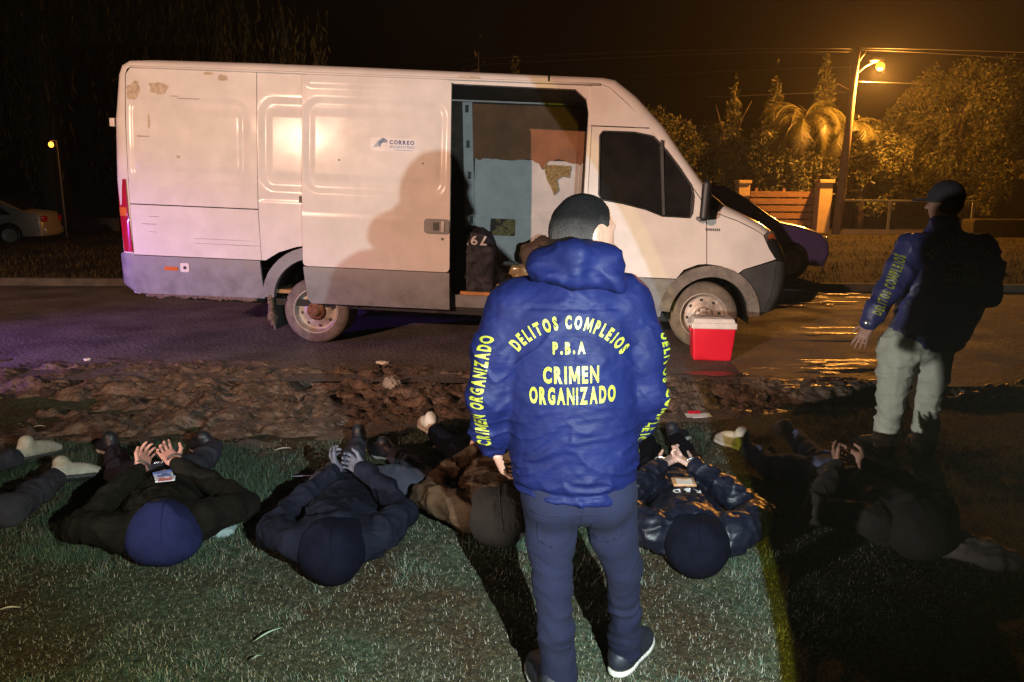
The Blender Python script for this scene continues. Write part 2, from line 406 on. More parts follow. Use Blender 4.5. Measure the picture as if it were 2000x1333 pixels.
for i, (px, py, rx, ry) in enumerate(spots):
    p = gp(px, py, .11)
    if p.y > edge_road(p.x) - .1 and p.y < 12.8: puddle(p.x, p.y, rx, ry, .1125 + .0011*i, 100+i)
    else: puddle(p.x, p.y, rx, ry, float(mud_z(np.array([p.x]), np.array([p.y]))[0])+.004, 100+i)
# grass blades of the lawn
def grass(n, x0, x1, y0, y1, hmin, hmax, seed, dens):
    rg = np.random.default_rng(seed)
    y = y0 + (y1-y0)*rg.random(n)**dens; hw = .86*y + .5
    x = (rg.random(n)*2-1)*hw; x = np.clip(x, x0, x1) + rg.normal(0, .02, n)
    keep = y < edge_grass(x) + .12*fbm(p3(x, y, 3), 2, 5) + .12
    pat = fbm(p3(x, y, 1.1), 3, 15)
    pat = pat + .55*fbm(p3(x, y, 6.5), 3, 55)
    keep &= rg.random(n) < np.clip(.66 + pat*1.7, .2, 1)
    x, y, pat = x[keep], y[keep], pat[keep]; n = len(x)
    z = lawn_z(x, y); h = hmin + (hmax-hmin)*rg.random(n)**2; h *= np.clip(.85 + 1.0*pat, .45, 1.7)
    th = rg.random(n)*2*np.pi; lean = .55 + .95*rg.random(n); w = .0015 + .0015*rg.random(n)
    dx, dy = np.cos(th), np.sin(th); sx, sy = -dy*w, dx*w
    t = np.column_stack([x + dx*h*np.sin(lean), y + dy*h*np.sin(lean), z + h*np.cos(lean)])
    s = np.column_stack([sx, sy, 0*sx]); b = np.column_stack([x, y, z-.003])
    V = np.stack([b-s, b+s, t], 1).reshape(-1, 3); o = np.arange(n)*3
    T = np.stack([o, o+1, o+2], 1)
    dry = (rg.random(n) < np.clip(.40 - pat*1.5, .05, .95))
    mi = np.where(dry, 1 + (rg.random(n) < .4), 0 + 3*(rg.random(n) < .3))
    return V, T, mi
GM = [mat('grass_green', (.062, .098, .058), .55, spec=.3), mat('grass_dry', (.21, .19, .15), .9, spec=.1), mat('grass_brown', (.065, .05, .03), .9, spec=.2), mat('grass_blue_green', (.058, .095, .075), .6, spec=.2)]
V, T, mi = grass(980000, -6, 6, 1.6, 6.2, .014, .055, 5, 1.35)
tag(np_tris('grass', V, T, GM, midx=mi), 'short trampled green and straw coloured grass of the lawn', 'grass', kind='stuff')

rg_ = np.random.default_rng(77); n = 60000
y = 13.15 + 16*rg_.random(n)**1.3; x = -16 + 34*rg_.random(n); k = fbm(p3(x, y, .9), 3, 66) > -.45*rg_.random(n); x, y = x[k], y[k]; n = len(x)
z = verge_z(x, y); h = .05 + .13*rg_.random(n)**2; th = rg_.random(n)*6.283; ln = .3 + .8*rg_.random(n); w = .006 + .006*rg_.random(n)
b_ = np.column_stack([x, y, z-.01]); t_ = b_ + np.column_stack([np.cos(th)*h*np.sin(ln), np.sin(th)*h*np.sin(ln), h*np.cos(ln)]); s_ = np.column_stack([-np.sin(th)*w, np.cos(th)*w, 0*w])
np_o = np.arange(n)*3
vg = np_tris('verge_grass', np.stack([b_-s_, b_+s_, t_], 1).reshape(-1, 3), np.stack([np_o, np_o+1, np_o+2], 1), [mat('verge_blade', (.040, .034, .012), .8, spec=.1), mat('verge_blade_dry', (.075, .055, .022), .8, spec=.1)], midx=rg_.integers(0, 2, n))
tag(vg, 'rough uneven grass of the verge beyond the road', 'grass', kind='stuff')
# ================================================================ lettering
def text2d(s, h, width=None, cond=.62, bold=.0, maxe=.012):
    """flat letters, height h, left-bottom at 0,0; returns verts (n,2) and faces"""
    cu = bpy.data.curves.new('t', 'FONT'); cu.body = s; cu.size = 1; cu.offset = bold; cu.resolution_u = 4; cu.fill_mode = 'FRONT'
    o = bpy.data.objects.new('t', cu); COL.objects.link(o)
    bpy.context.view_layer.update()
    me = o.to_mesh()
    bm = bmesh.new(); bm.from_mesh(me); o.to_mesh_clear(); COL.objects.unlink(o); bpy.data.objects.remove(o); bpy.data.curves.remove(cu)
    x0 = min(v.co.x for v in bm.verts); x1 = max(v.co.x for v in bm.verts); y0 = min(v.co.y for v in bm.verts); y1 = max(v.co.y for v in bm.verts)
    if s == '.': y1 = y0 + .73
    if s == '-': y0, y1 = 0, .73
    sy = h/(y1-y0); sx = width/(x1-x0) if width else sy*cond
    for v in bm.verts: v.co = Vector(((v.co.x-x0)*sx, (v.co.y-y0)*sy, 0))
    bmesh.ops.triangulate(bm, faces=bm.faces[:])
    for _ in range(7):
        e = [q for q in bm.edges if q.calc_length() > maxe]
        if not e: break
        bmesh.ops.subdivide_edges(bm, edges=e, cuts=1); bmesh.ops.triangulate(bm, faces=bm.faces[:])
    bm.verts.index_update()
    v = np.array([[q.co.x, q.co.y] for q in bm.verts]); f = [[q.index for q in g.verts] for g in bm.faces]; bm.free()
    return v, f
_GL = {}
def glyph(c, h, cond, bold):
    k = (c, h, cond, bold)
    if k not in _GL and c == 'M':
        P, f = flat_fill([(a*h*cond*1.35, b*h) for a, b in ((0, 0), (0, 1), (.21, 1), (.41, .44), (.61, 1), (.82, 1), (.82, 0), (.65, 0), (.65, .62), (.48, .16), (.34, .16), (.17, .62), (.17, 0))], (), h*.2)
        _GL[k] = (P, [list(q) for q in f])
    elif k not in _GL: _GL[k] = text2d(c, h, None, cond, bold)
    return _GL[k]
def word(s, h, cond=.62, bold=.02, gap=.012, space=None):
    """list of (glyph verts, faces, x offset) and the total width"""
    out = []; x = 0
    for c in s:
        if c == ' ': x += (space or h*.32); continue
        v, f = glyph(c, h, cond, bold*(.6 if c == 'N' else 1)); out.append((v, f, x, v[:, 0].max())); x += v[:, 0].max() + gap
    return out, x-gap
def lay(s, h, path, cond=.62, bold=.02, gap=.012, width=None):
    """set a word on a path: path(u, v) -> 3D point, u along in metres centred on 0"""
    g, w = word(s, h, cond, bold, gap); k = (width/w) if width else 1
    V = []; F = []; lay.words = []; wi = 0; it_ = iter(g); cw = []
    for ch in s:
        if ch == ' ': wi += 1
        else: cw.append(wi)
    for (v, f, x, gw), wi in zip(g, cw):
        lay.words += [wi]*len(f)
        n = len(V); cx = (x + gw/2 - w/2)*k
        V += [path(cx, (p[0]-gw/2)*k, p[1]) for p in v]; F += [[i+n for i in q] for q in f]
    return V, F

# ================================================================ van
VAN_LOC = Vector((-2.130, 7.891, .1)); VYAW = R(-2.0); VT = R(2.0)
VS = 1.016
VM = Matrix.Translation(VAN_LOC) @ Matrix.Rotation(VYAW, 4, 'Z') @ Matrix.Rotation(VT, 4, 'Y') @ Matrix.Scale(VS, 4)
VMI = VM.inverted()
def vb(px, py, yl=0):
    """photo pixel to van body coordinates on the plane y = yl"""
    o = VMI @ Vector((0, 0, CH)); d = VMI.to_3x3() @ ray(px, py); t = (yl-o.y)/d.y; p = o + d*t; return p.x, p.z
van = empty('delivery_van', VAN_LOC, VYAW); van.scale = (VS, VS, VS)
tag(van, 'dented white high roof delivery van with its sliding door open on the road', 'van')
VW = 2.05
def yside(x, z):
    x = np.asarray(x, float); z = np.asarray(z, float)
    y = .075*np.clip((z-1.35)/1.5, 0, 1)**1.6 + .03*np.clip((.8-z)/.4, 0, 1)**2
    return y + .10*np.clip((x-4.15)/.8, 0, 1)**2 + .015*np.clip((-1.6-x)/.4, 0, 1)**2
WHITE = mat('van_white_paint', (.66, .63, .61), .17, vscale=3.5, var=.1, bump=.012, bscale=3, col2=(.56, .535, .51), rvar=.03, coat=0, spec=.08, detail=9)
GREYP = mat('grey_plastic', (.17, .18, .19), .55, vscale=5, var=.25, bump=.1, bscale=70, rvar=.1)
DGREY = mat('dark_bumper_plastic', (.045, .047, .05), .55, vscale=5, var=.3, bump=.1, bscale=60)
FLARE = mat('dusty_flare_plastic', (.16, .145, .13), .7, vscale=7, var=.4, bump=.2, bscale=50)
BLACKP = mat('black_plastic', (.012, .012, .013), .5)
RUBBER = mat('tyre_rubber_dusty', (.17, .145, .115), .85, vscale=9, var=.4, bump=.25, bscale=60, col2=(.08, .068, .058))
STEEL = mat('wheel_steel', (.42, .40, .37), .5, metal=.25, vscale=14, var=.2, col2=(.26, .20, .16), rvar=.1)
RUST = mat('rust', (.20, .075, .03), .85, vscale=30, var=.5, bump=.4, bscale=90, col2=(.09, .045, .03))
GLASSD = mat('tinted_glass', (.012, .011, .012), .06, var=.4, vscale=3, spec=.7)
DIRTMUD = mat('caked_mud', (.13, .095, .07), .9, vscale=30, var=.5, bump=.8, bscale=60)
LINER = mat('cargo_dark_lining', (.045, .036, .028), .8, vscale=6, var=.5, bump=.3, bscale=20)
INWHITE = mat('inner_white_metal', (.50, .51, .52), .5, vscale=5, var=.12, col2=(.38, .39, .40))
PLY = mat('plywood_floor', (.26, .15, .075), .7, vscale=4, var=.4, stretch=(1, 8, 1), bump=.2, bscale=30)
YELFOAM = mat('old_insulation', (.24, .19, .085), .95, vscale=30, var=.5, bump=.8, bscale=60)
REDL = mat('tail_lens_red', (.36, .012, .03), .15, spec=.6, coat=.4)
AMBER = mat('amber_lens', (.55, .13, .03), .2, coat=.3)
CLEARL = mat('headlight_lens', (.16, .14, .13), .08, var=.3, vscale=20, coat=.6)
CHROME = mat('dull_chrome', (.55, .55, .55), .25, metal=.9)

def densify(poly, res):
    out = []
    for i in range(len(poly)):
        a = np.array(poly[i]); b = np.array(poly[(i+1) % len(poly)]); n = max(1, int(np.ceil(np.linalg.norm(b-a)/res)))
        for k in range(n): out.append(a + (b-a)*k/n)
    return np.array(out)
def rounded(poly, r, seg=4):
    out = []
    for i in range(len(poly)):
        p0, p, p1 = (np.array(poly[(i+k) % len(poly)], float) for k in (-1, 0, 1))
        a = p0-p; b = p1-p; la, lb = np.linalg.norm(a), np.linalg.norm(b); rr = min(r, .45*la, .45*lb)
        s = p + a/la*rr; e = p + b/lb*rr
        for k in range(seg+1):
            t = k/seg; out.append(tuple((1-t)**2*s + 2*t*(1-t)*p + t*t*e))
    return out
def inpoly(P, poly):
    x, y = P[:, 0], P[:, 1]; r = np.zeros(len(P), bool); n = len(poly)
    for i in range(n):
        x0, y0 = poly[i]; x1, y1 = poly[(i+1) % n]
        if y0 == y1: continue
        r ^= ((y0 > y) != (y1 > y)) & (x < (x1-x0)*(y-y0)/(y1-y0) + x0)
    return r
def edged(P, poly):
    d = np.full(len(P), 1e9)
    for i in range(len(poly)):
        a = np.array(poly[i]); b = np.array(poly[(i+1) % len(poly)]); ab = b-a; L = max(ab @ ab, 1e-12)
        t = np.clip(((P-a) @ ab)/L, 0, 1); d = np.minimum(d, np.linalg.norm(P-a-t[:, None]*ab, axis=1))
    return d
def flat_fill(outline, holes=(), res=.05):
    loops = [densify(outline, res)] + [densify(h, res) for h in holes]
    lo = loops[0].min(0); hi = loops[0].max(0)
    gx = np.arange(lo[0]+res*.5, hi[0], res); gz = np.arange(lo[1]+res*.5, hi[1], res)
    G = np.array([(a, b) for a in gx for b in gz]) if len(gx) and len(gz) else np.zeros((0, 2))
    if len(G):
        k = inpoly(G, outline) & (edged(G, outline) > .45*res)
        for h in holes: k &= ~inpoly(G, h) & (edged(G, h) > .45*res)
        G = G[k]
    pts = []; edges = []
    for L in loops:
        n = len(pts); pts += [tuple(p) for p in L]; edges += [(n+i, n+(i+1) % len(L)) for i in range(len(L))]
    nb = len(pts); pts += [tuple(p) for p in G]
    v, e, f, ov, oe, of = delaunay_2d_cdt([Vector(p) for p in pts], edges, [], 0, 1e-5)
    P = np.array([(q.x, q.y) for q in v]); f = [list(q) for q in f]
    cen = np.array([P[q].mean(0) for q in f]); k = inpoly(cen, outline)
    for h in holes: k &= ~inpoly(cen, h)
    return P, [q for q, kk in zip(f, k) if kk]
def panel(name, outline, mate, parent, holes=(), res=.05, off=0., thick=.03, relief=None, yf=yside, far=False, rot=(0, VT, 0), smooth=True):
    """sheet following the side of the van, its rim folded inwards"""
    P, f = flat_fill(outline, holes, res)
    y = yf(P[:, 0], P[:, 1]) - off - (relief(P[:, 0], P[:, 1]) if relief else 0)
    if far: y = VW - y
    V = np.column_stack([P[:, 0], y, P[:, 1]])
    f2 = []
    for q in f:   # orient outward (-y)
        a, b, c = V[q[0]], V[q[1]], V[q[2]]; ny = (b[2]-a[2])*(c[0]-a[0]) - (b[0]-a[0])*(c[2]-a[2])
        if (ny > 0) != far: q = q[::-1]
        f2.append(q)
    cnt = {}
    for q in f2:
        for i in range(len(q)):
            a, b = q[i], q[(i+1) % len(q)]; cnt[(a, b)] = 1
    bd = [(a, b) for (a, b) in cnt if (b, a) not in cnt]
    n = len(V); ids = {}; ex = []
    s = -1 if far else 1
    for a, b in bd:
        for q in (a, b):
            if q not in ids: ids[q] = n+len(ex); ex.append(V[q] + np.array([0, s*thick, 0]))
    f2 += [(b, a, ids[a], ids[b]) for a, b in bd]
    o = mk(name, np.vstack([V, np.array(ex)]) if ex else V, f2, mate, parent, smooth=smooth, rot=rot)
    m = o.data
    try: m.set_sharp_from_angle(angle=R(50))
    except Exception: pass
    return o
def sst(d, w): t = np.clip(d/w+.5, 0, 1); return t*t*(3-2*t)
def rrd(x, z, x0, z0, x1, z1, r):
    cx, cz = (x0+x1)/2, (z0+z1)/2; qx = np.abs(x-cx)-(x1-x0)/2+r; qz = np.abs(z-cz)-(z1-z0)/2+r
    return -(np.sqrt(np.maximum(qx, 0)**2 + np.maximum(qz, 0)**2) + np.minimum(np.maximum(qx, qz), 0) - r)
def press(x0, z0, x1, z1, depth=.014, r=.12):
    def f(x, z):
        h = -depth*sst(rrd(x, z, x0, z0, x1, z1, r), .05)
        h = h + depth*.75*sst(rrd(x, z, x0+.05, z0+.13, x1-.05, z1-.12, .04), .035)
        return h
    return f
def dents(x, z):
    d = 0
    for cx, cz, r, a in ((-1.55, 1.42, .30, -.016), (-1.2, 1.05, .25, -.010), (-1.75, 1.62, .15, .008), (-.9, 1.9, .4, -.006), (.5, 1.2, .5, -.005)):
        d = d + a*np.exp(-(((x-cx)/r)**2 + ((z-cz)/(r*.7))**2))
    P = np.column_stack([x*2.2, z*2.2, 0*x]); return d + .0035*fbm(P, 3, 91)
# --- near side panels
pr1 = press(-1.91, 1.64, -.72, 2.47); pr2 = press(-.54, 1.62, .4, 2.50); pr3 = press(-.06, 1.62, 1.33, 2.51)
SEAM = .0055
panel('side_panel', [(-1.952, 1.405), (-1.965, 2.25), (-1.955, 2.70), (-1.90, 2.77), (-.605, 2.772), (-.598, 1.405)], WHITE, van, res=.024, relief=lambda x, z: pr1(x, z) + dents(x, z))
panel('side_panel', [(-1.938, .875), (-1.952, 1.405-2*SEAM), (-.598, 1.405-2*SEAM), (-.575, .875)], WHITE, van, res=.03, relief=dents)
slot = lambda x, z: -.010*sst(rrd(x, z, -.57, 1.50, -.15, 1.545, .02), .012)
panel('side_panel', [(-.592, 1.405), (-.598, 2.772), (1.28, 2.775), (1.28, .95), (.43, .95), (.35, 1.0), (.0, 1.06), (-.2, 1.03), (-.39, .965), (-.53, .875), (-.57, .875), (-.592, 1.405-2*SEAM)], WHITE, van, res=.03, relief=lambda x, z: pr2(x, z) + slot(x, z))
panel('side_panel', [(2.78, 2.365+2*SEAM), (2.77, 2.74), (2.80, 2.775), (2.86, 2.775), (2.95, 2.75), (3.14, 2.60), (3.385, 2.365+2*SEAM)], WHITE, van, res=.05)
panel('opening_pillar', [(2.765, .50), (2.765, 2.50), (2.735, 2.63), (2.62, 2.72), (1.28, 2.73), (1.28, 2.77), (2.775, 2.775), (2.80, 2.36), (2.80, .50)], WHITE, van, res=.05, off=-.012, thick=.10)
win = [(2.89, 2.28), (2.92, 2.32), (3.23, 2.32), (3.42, 2.29), (3.56, 2.16), (3.70, 2.0), (3.84, 1.82), (3.87, 1.72), (3.87, 1.55), (3.85, 1.505), (3.57, 1.51), (3.40, 1.57), (3.16, 1.62), (2.95, 1.65), (2.915, 1.70)]
cabdoor = panel('cab_door', [(2.805, .88), (2.805, 2.365), (3.385, 2.365), (3.62, 2.08), (3.83, 1.83), (3.985, 1.64), (4.01, 1.53), (4.055, 1.045), (3.97, 1.035), (3.83, .975), (3.76, .88)], WHITE, van, holes=[win], res=.04, relief=lambda x, z: .006*np.exp(-((z-1.14)/.02)**2)*sst(x-3.3, .1)*sst(3.9-x, .2) - .006*np.exp(-((z-1.10)/.02)**2)*sst(x-3.3, .1) + .02*sst(1.5-z, .4))
panel('fender', [(4.02, 1.53), (4.12, 1.555), (4.33, 1.49), (4.52, 1.41), (4.61, 1.36), (4.69, 1.22), (4.77, 1.12), (4.44, 1.005), (4.38, .955), (4.21, 1.03), (4.065, 1.045)], WHITE, van, res=.04, relief=lambda x, z: .02*sst(1.45-z, .3))
panel('door_cladding', [(2.805, .47), (2.805, .87), (3.755, .87), (3.70, .72), (3.64, .54), (3.63, .47)], GREYP, van, res=.06, off=.012)
panel('rear_cladding', [(-1.91, .465), (-1.965, .60), (-1.955, .868), (-.585, .868), (-.545, .47)], GREYP, van, res=.06, off=.014, relief=lambda x, z: .008*sst(.83-z, .03))
panel('sill', [(-.53, .40), (-.53, .47), (2.80, .47), (2.80, .38)], BLACKP, van, res=.1, off=-.03)
panel('side_step', [(1.30, .47), (1.30, .60), (2.80, .60), (2.80, .47)], GREYP, van, res=.1, off=-.02, thick=.25)
# --- sliding door, slid back along the outside
so = .085
door = panel('sliding_door', rounded([(-.105, .845), (-.115, 2.75), (1.385, 2.75), (1.42, .845)], .05), WHITE, van, res=.024, off=so, thick=.07, relief=lambda x, z: pr3(x, z) + .008*sst(rrd(x, z, -.06, 2.64, 1.33, 2.715, .03), .02) + .006*sst(1.38-z, .03) + .5*dents(x, z))
panel('door_cladding', [(-.10, .838), (1.42, .838), (1.43, .455), (-.02, .455), (-.06, .50)], GREYP, door, res=.06, off=so+.012, thick=.07, relief=lambda x, z: .006*sst(.80-z, .03), rot=(0, 0, 0))
def body_box(name, c, h, mate, parent=van, bev=.01, rot=(0, VT, 0), smooth=False):
    return MB().box(c, h, bev=bev).build(name, mate, parent, smooth, rot=rot)
dh = panel('door_handle', rounded([(1.15, 1.235), (1.15, 1.385), (1.41, 1.385), (1.41, 1.235)], .04), GREYP, door, res=.03, off=so+.022, thick=.03, rot=(0, 0, 0))
panel('handle_recess', [(1.245, 1.27), (1.245, 1.35), (1.305, 1.35), (1.305, 1.27)], BLACKP, door, res=.05, off=so+.026, thick=.004, rot=(0, 0, 0))
panel('handle_grip', [(1.325, 1.255), (1.325, 1.365), (1.36, 1.365), (1.36, 1.255)], CHROME, door, res=.05, off=so+.035, thick=.02, rot=(0, 0, 0))
MB().lathe([(0, -.006), (.014, -.006), (.016, .002)], 14, Matrix.Translation((1.34, -so-.004, 1.185))).build('key_lock', GREYP, door, True)
panel('latch_plate', [(-.165, 1.485), (-.165, 1.555), (-.112, 1.555), (-.112, 1.485)], BLACKP, van, res=.05, off=.003, thick=.01)
# --- shell over roof, rear and nose: stations (outer x, z, inner x, z, corner depth)
ST = [(-2.02, .46, -1.90, .46, .12), (-2.10, .87, -1.945, .87, .12), (-2.13, 1.64, -1.96, 1.64, .12), (-2.12, 2.25, -1.972, 2.25, .12), (-2.07, 2.70, -1.962, 2.70, .12), (-2.035, 2.80, -1.94, 2.75, .13),
      (-1.95, 2.852, -1.90, 2.776, .15), (-1.67, 2.868, -1.67, 2.778, .18), (-.6, 2.876, -.6, 2.778, .18), (.43, 2.874, .43, 2.778, .18), (1.37, 2.868, 1.37, 2.778, .18), (2.34, 2.862, 2.34, 2.778, .18), (2.36, 2.862, 2.36, 2.778, .18), (2.51, 2.862, 2.51, 2.778, .18),
      (2.90, 2.86, 2.865, 2.778, .18), (3.02, 2.84, 2.955, 2.752, .16), (3.24, 2.68, 3.145, 2.603, .11), (3.52, 2.41, 3.39, 2.36, .10), (3.75, 2.12, 3.63, 2.08, .10), (3.95, 1.88, 3.84, 1.83, .10), (4.09, 1.735, 3.995, 1.64, .10),
      (4.21, 1.65, 4.12, 1.562, .12), (4.40, 1.57, 4.335, 1.497, .15), (4.60, 1.49, 4.525, 1.417, .2), (4.77, 1.40, 4.615, 1.365, .3), (4.92, 1.22, 4.70, 1.22, .4), (4.98, 1.09, 4.78, 1.11, .4)]
def shell(name, st, mate, parent=van, cross=(0, 1), seg=7, crown=.03):
    """rounded skin across the van between the two sides; cross picks the part of the section that is built"""
    V = []; F = []; ncol = None
    for xo, zo, xi, zi, ry in st:
        y0 = float(yside(xi, zi)); row = []
        for k in range(seg+1):
            a = math.pi/2*k/seg; row.append((xi + (xo-xi)*math.sin(a), y0 + ry*(1-math.cos(a)), zi + (zo-zi)*math.sin(a)))
        c0 = y0+ry
        for k in range(1, 6):
            t = k/6; b = 4*t*(1-t)*crown; L = math.hypot(xo-xi, zo-zi) or 1
            row.append((xo + (xo-xi)/L*b, c0 + (VW-2*c0)*t, zo + (zo-zi)/L*b))
        row += [(p[0], VW-p[1], p[2]) for p in row[:seg+1][::-1]]
        ncol = len(row); V += row
    for i in range(len(st)-1):
        for k in range(ncol-1):
            if cross == 'mid' and not (seg-1 <= k < ncol-seg): continue
            if cross == 'side' and (seg-1 <= k < ncol-seg): continue
            F.append((i*ncol+k, (i+1)*ncol+k, (i+1)*ncol+k+1, i*ncol+k+1))
    if cross == 'side':
        h = len(F)//2; Fs = [[q for q in F if q[0] % ncol < seg], [q for q in F if q[0] % ncol >= seg]]
    else: Fs = [F]
    for F in Fs:
        us = sorted({i for q in F for i in q}); ix = {u: i for i, u in enumerate(us)}
        o = mk(name, [V[u] for u in us], [tuple(ix[i] for i in q) for q in F], mate, parent, rot=(0, VT, 0))
    return o
shell('rear_doors', ST[:6], WHITE); roof = shell('roof', ST[5:12], WHITE); shell('roof', ST[12:16], WHITE)
shell('windscreen_pillar', ST[15:21], WHITE, cross='side'); shell('windscreen', ST[15:21], GLASSD, cross='mid')
shell('cowl', ST[20:22], BLACKP); shell('bonnet', ST[21:25], WHITE); shell('grille', ST[24:27], BLACKP)
BST = [(4.985, 1.08, 4.78, 1.10, .4), (5.0, .92, 4.78, .92, .4), (4.985, .76, 4.76, .76, .4), (4.90, .57, 4.70, .58, .35), (4.72, .50, 4.60, .52, .3)]
shell('front_bumper', BST, DGREY)
panel('bumper_side', [(4.445, .995), (4.785, 1.105), (4.785, .92), (4.765, .76), (4.705, .58), (4.62, .54), (4.53, .77), (4.40, .93)], DGREY, van, res=.06, off=.01)
# gutter and scuffed roof edge
MB().tube([(x, float(yside(x, 2.772))-.012, 2.772) for x in np.linspace(-1.9, 2.86, 12)], .012, 6).build('roof_gutter', WHITE, van, True, rot=(0, VT, 0))
# windows
gl = panel('side_window', [(p[0], p[1]) for p in win], GLASSD, cabdoor, res=.08, off=-.008, thick=.004, rot=(0, 0, 0))
MB().box((3.545, float(yside(3.5, 1.9))-.004, 1.89), (.012, .012, .37), ry=R(-6)).build('window_bar', DGREY, cabdoor, rot=(0, 0, 0))
sealp = [(x, float(yside(x, z))-.004, z) for x, z in densify(win, .06)]; sealp.append(sealp[0])
MB().tube(sealp, .011, 6, False).build('window_seal', BLACKP, cabdoor, True, rot=(0, 0, 0))
body_box('door_handle', (2.96, -.025, 1.40), (.08, .02, .025), DGREY, cabdoor, .012, rot=(0, 0, 0))
# mirror
mv, mf = SDF().box((3.955, -.17, 1.68), (.045, .10, .20), np.array(Matrix.Rotation(R(-12), 3, 'Z')), .04).mesh(.012)
mir = np_tris('wing_mirror', mv, mf, BLACKP, van, smooth=True); mir.rotation_euler = (0, VT, 0)
MB().tube([(3.93, .0, 1.50), (3.93, -.10, 1.49), (3.945, -.17, 1.52)], .022, 8).build('mirror_arm', GREYP, mir, True)
# lights
panel('headlight', [(4.625, 1.365), (4.655, 1.40), (4.735, 1.405), (4.83, 1.29), (4.88, 1.18), (4.90, 1.115), (4.785, 1.115), (4.70, 1.225)], CLEARL, van, res=.04, off=.012, thick=.1, yf=lambda x, z: yside(x, z) + .25*np.clip((x-4.62)/.3, 0, 1)**1.6)
panel('turn_signal', [(4.665, 1.345), (4.70, 1.385), (4.745, 1.37), (4.80, 1.285), (4.72, 1.275)], AMBER, van, res=.04, off=.020, thick=.02, yf=lambda x, z: yside(x, z) + .25*np.clip((x-4.62)/.3, 0, 1)**1.6)
panel('side_marker', [(3.42, .905), (3.42, .925), (3.60, .925), (3.60, .905)], BLACKP, van, res=.05, off=.004, thick=.006)
tl = panel('tail_light', [(-2.06, .90), (-2.10, 1.30), (-2.115, 1.65), (-1.985, 1.65), (-1.972, 1.30), (-1.945, .90)], REDL, van, res=.03, off=.012, thick=.03, yf=lambda x, z: yside(x, z) + 1.1*np.maximum(0, -1.99-x)**1.25)
panel('indicator_lens', [(-2.095, 1.27), (-2.10, 1.36), (-1.985, 1.36), (-1.98, 1.27)], AMBER, tl, res=.03, off=.0145, thick=.01, yf=lambda x, z: yside(x, z) + 1.1*np.maximum(0, -1.99-x)**1.25, rot=(0, 0, 0))
shell('rear_bumper', [(-2.02, .47, -1.90, .45, .14), (-2.135, .55, -1.96, .55, .14), (-2.145, .86, -1.965, .86, .14), (-2.12, .885, -1.95, .885, .12)], GREYP)
body_box('door_hinge', (-2.13, .10, 2.22), (.025, .03, .045), CHROME, van, .006)
body_box('side_reflector', (-1.53, -.02, .745), (.07, .008, .02), AMBER, van, .003)
fc = panel('filler_cap', rounded([(-1.43, .715), (-1.43, .81), (-1.335, .81), (-1.335, .715)], .02), WHITE, van, res=.03, off=.03, thick=.02)
MB().lathe([(0, -.004), (.016, -.004), (.018, .01)], 14, Matrix.Translation((-1.38, -.03, .762))).build('cap_lock', BLACKP, fc, True)
# wheel arches
def arc(cx, cz, r0, r1, a0, a1, n=20, sq=1.0):
    A = np.radians(np.linspace(a0, a1, n)); return [(cx + r1*math.cos(a), cz + sq*r1*math.sin(a)) for a in A] + [(cx + r0*math.cos(a), cz + sq*r0*math.sin(a)) for a in A[::-1]]
FWX = 4.10
panel('arch_flare', arc(4.135, .50, .415, .53, 176, 2), FLARE, van, res=.06, off=.03, thick=.08)
panel('arch_flare', arc(.0, .47, .45, .57, 178, 4), GREYP, van, res=.06, off=.022, thick=.08)
for cx, cz, rr in ((4.135, .50, .42), (.0, .47, .455)):
    for far in (0, 1):
        m = MB(); y0, y1 = (.02, .62) if not far else (VW-.62, VW-.02); n = 18; v = []; f = []
        for a in np.radians(np.linspace(-8, 188, n)):
            v += [(cx + rr*math.cos(a), y0, cz + rr*math.sin(a)), (cx + rr*math.cos(a), y1, cz + rr*math.sin(a))]
        f = [(2*i, 2*i+1, 2*i+3, 2*i+2) for i in range(n-1)]
        iy = 0 if far else 1; f.append(tuple(2*i+iy for i in range(n)))
        mk('wheel_well', v, f, BLACKP, van, rot=(0, VT, 0))
# wheels (thing > wheel > tyre, hub, bolts)
def wheel(x, y, mateR, dual=False, turn=0):
    M = Matrix.Rotation(turn, 4, 'Z'); rw = .354
    rim = MB(); rim.lathe([(.245, -.005), (.238, -.02), (.228, -.012), (.222, .03), (.205, .06), (.19, .065), (.13, .03), (.10, .02), (.085, .02), (.075, -.01), (.0, -.01)], 40)
    w = rim.build('wheel', STEEL, van, True, (x, y, rw), (0, 0, turn))
    t = MB(); t.lathe([(.238, .19), (.25, .21), (.30, .212), (.335, .195), (.352, .165), (.354, .105), (.352, .045), (.335, .012), (.30, -.004), (.27, -.006), (.25, -.012), (.238, -.004)], 56)
    if dual: t.lathe([(.238, .45), (.25, .47), (.30, .472), (.335, .455), (.352, .425), (.354, .365), (.352, .305), (.335, .272), (.30, .258), (.25, .25), (.238, .26)], 40)
    t.build('tyre', RUBBER, w, True)
    h = MB(); h.lathe([(.098, .012), (.095, -.012), (.07, -.016), (.05, -.018), (.048, -.05), (.03, -.06), (0, -.06)], 24)
    h.build('hub', mateR, w, True)
    for k in range(6):
        a = 2*math.pi*k/6+.2
        b = MB(); b.lathe([(0, -.022), (.011, -.022), (.013, .0)], 8, Matrix.Translation((.078*math.cos(a), -.008, .078*math.sin(a)))); b.build('bolt', RUST, w, True)
    for k in range(8):
        a = 2*math.pi*k/8+.15
        b = MB(); b.lathe([(0, 0), (.017, 0), (.0175, .004)], 12, Matrix.Translation((.162*math.cos(a), .043, .162*math.sin(a))) @ Matrix.Rotation(0, 4, 'X')); b.build('rim_hole', BLACKP, w)
    return w
wheel(.0, .045, RUST, True); wheel(FWX, .03, STEEL, turn=R(-7))
for x in (0, FWX):
    m = MB(); m.lathe([(.0, .005), (.20, .005), (.238, -.004), (.30, -.004), (.352, .045), (.354, .105), (.352, .165), (.30, .212), (.0, .2)], 32)
    m.build('wheel', RUBBER, van, True, (x, VW-.25, .354))
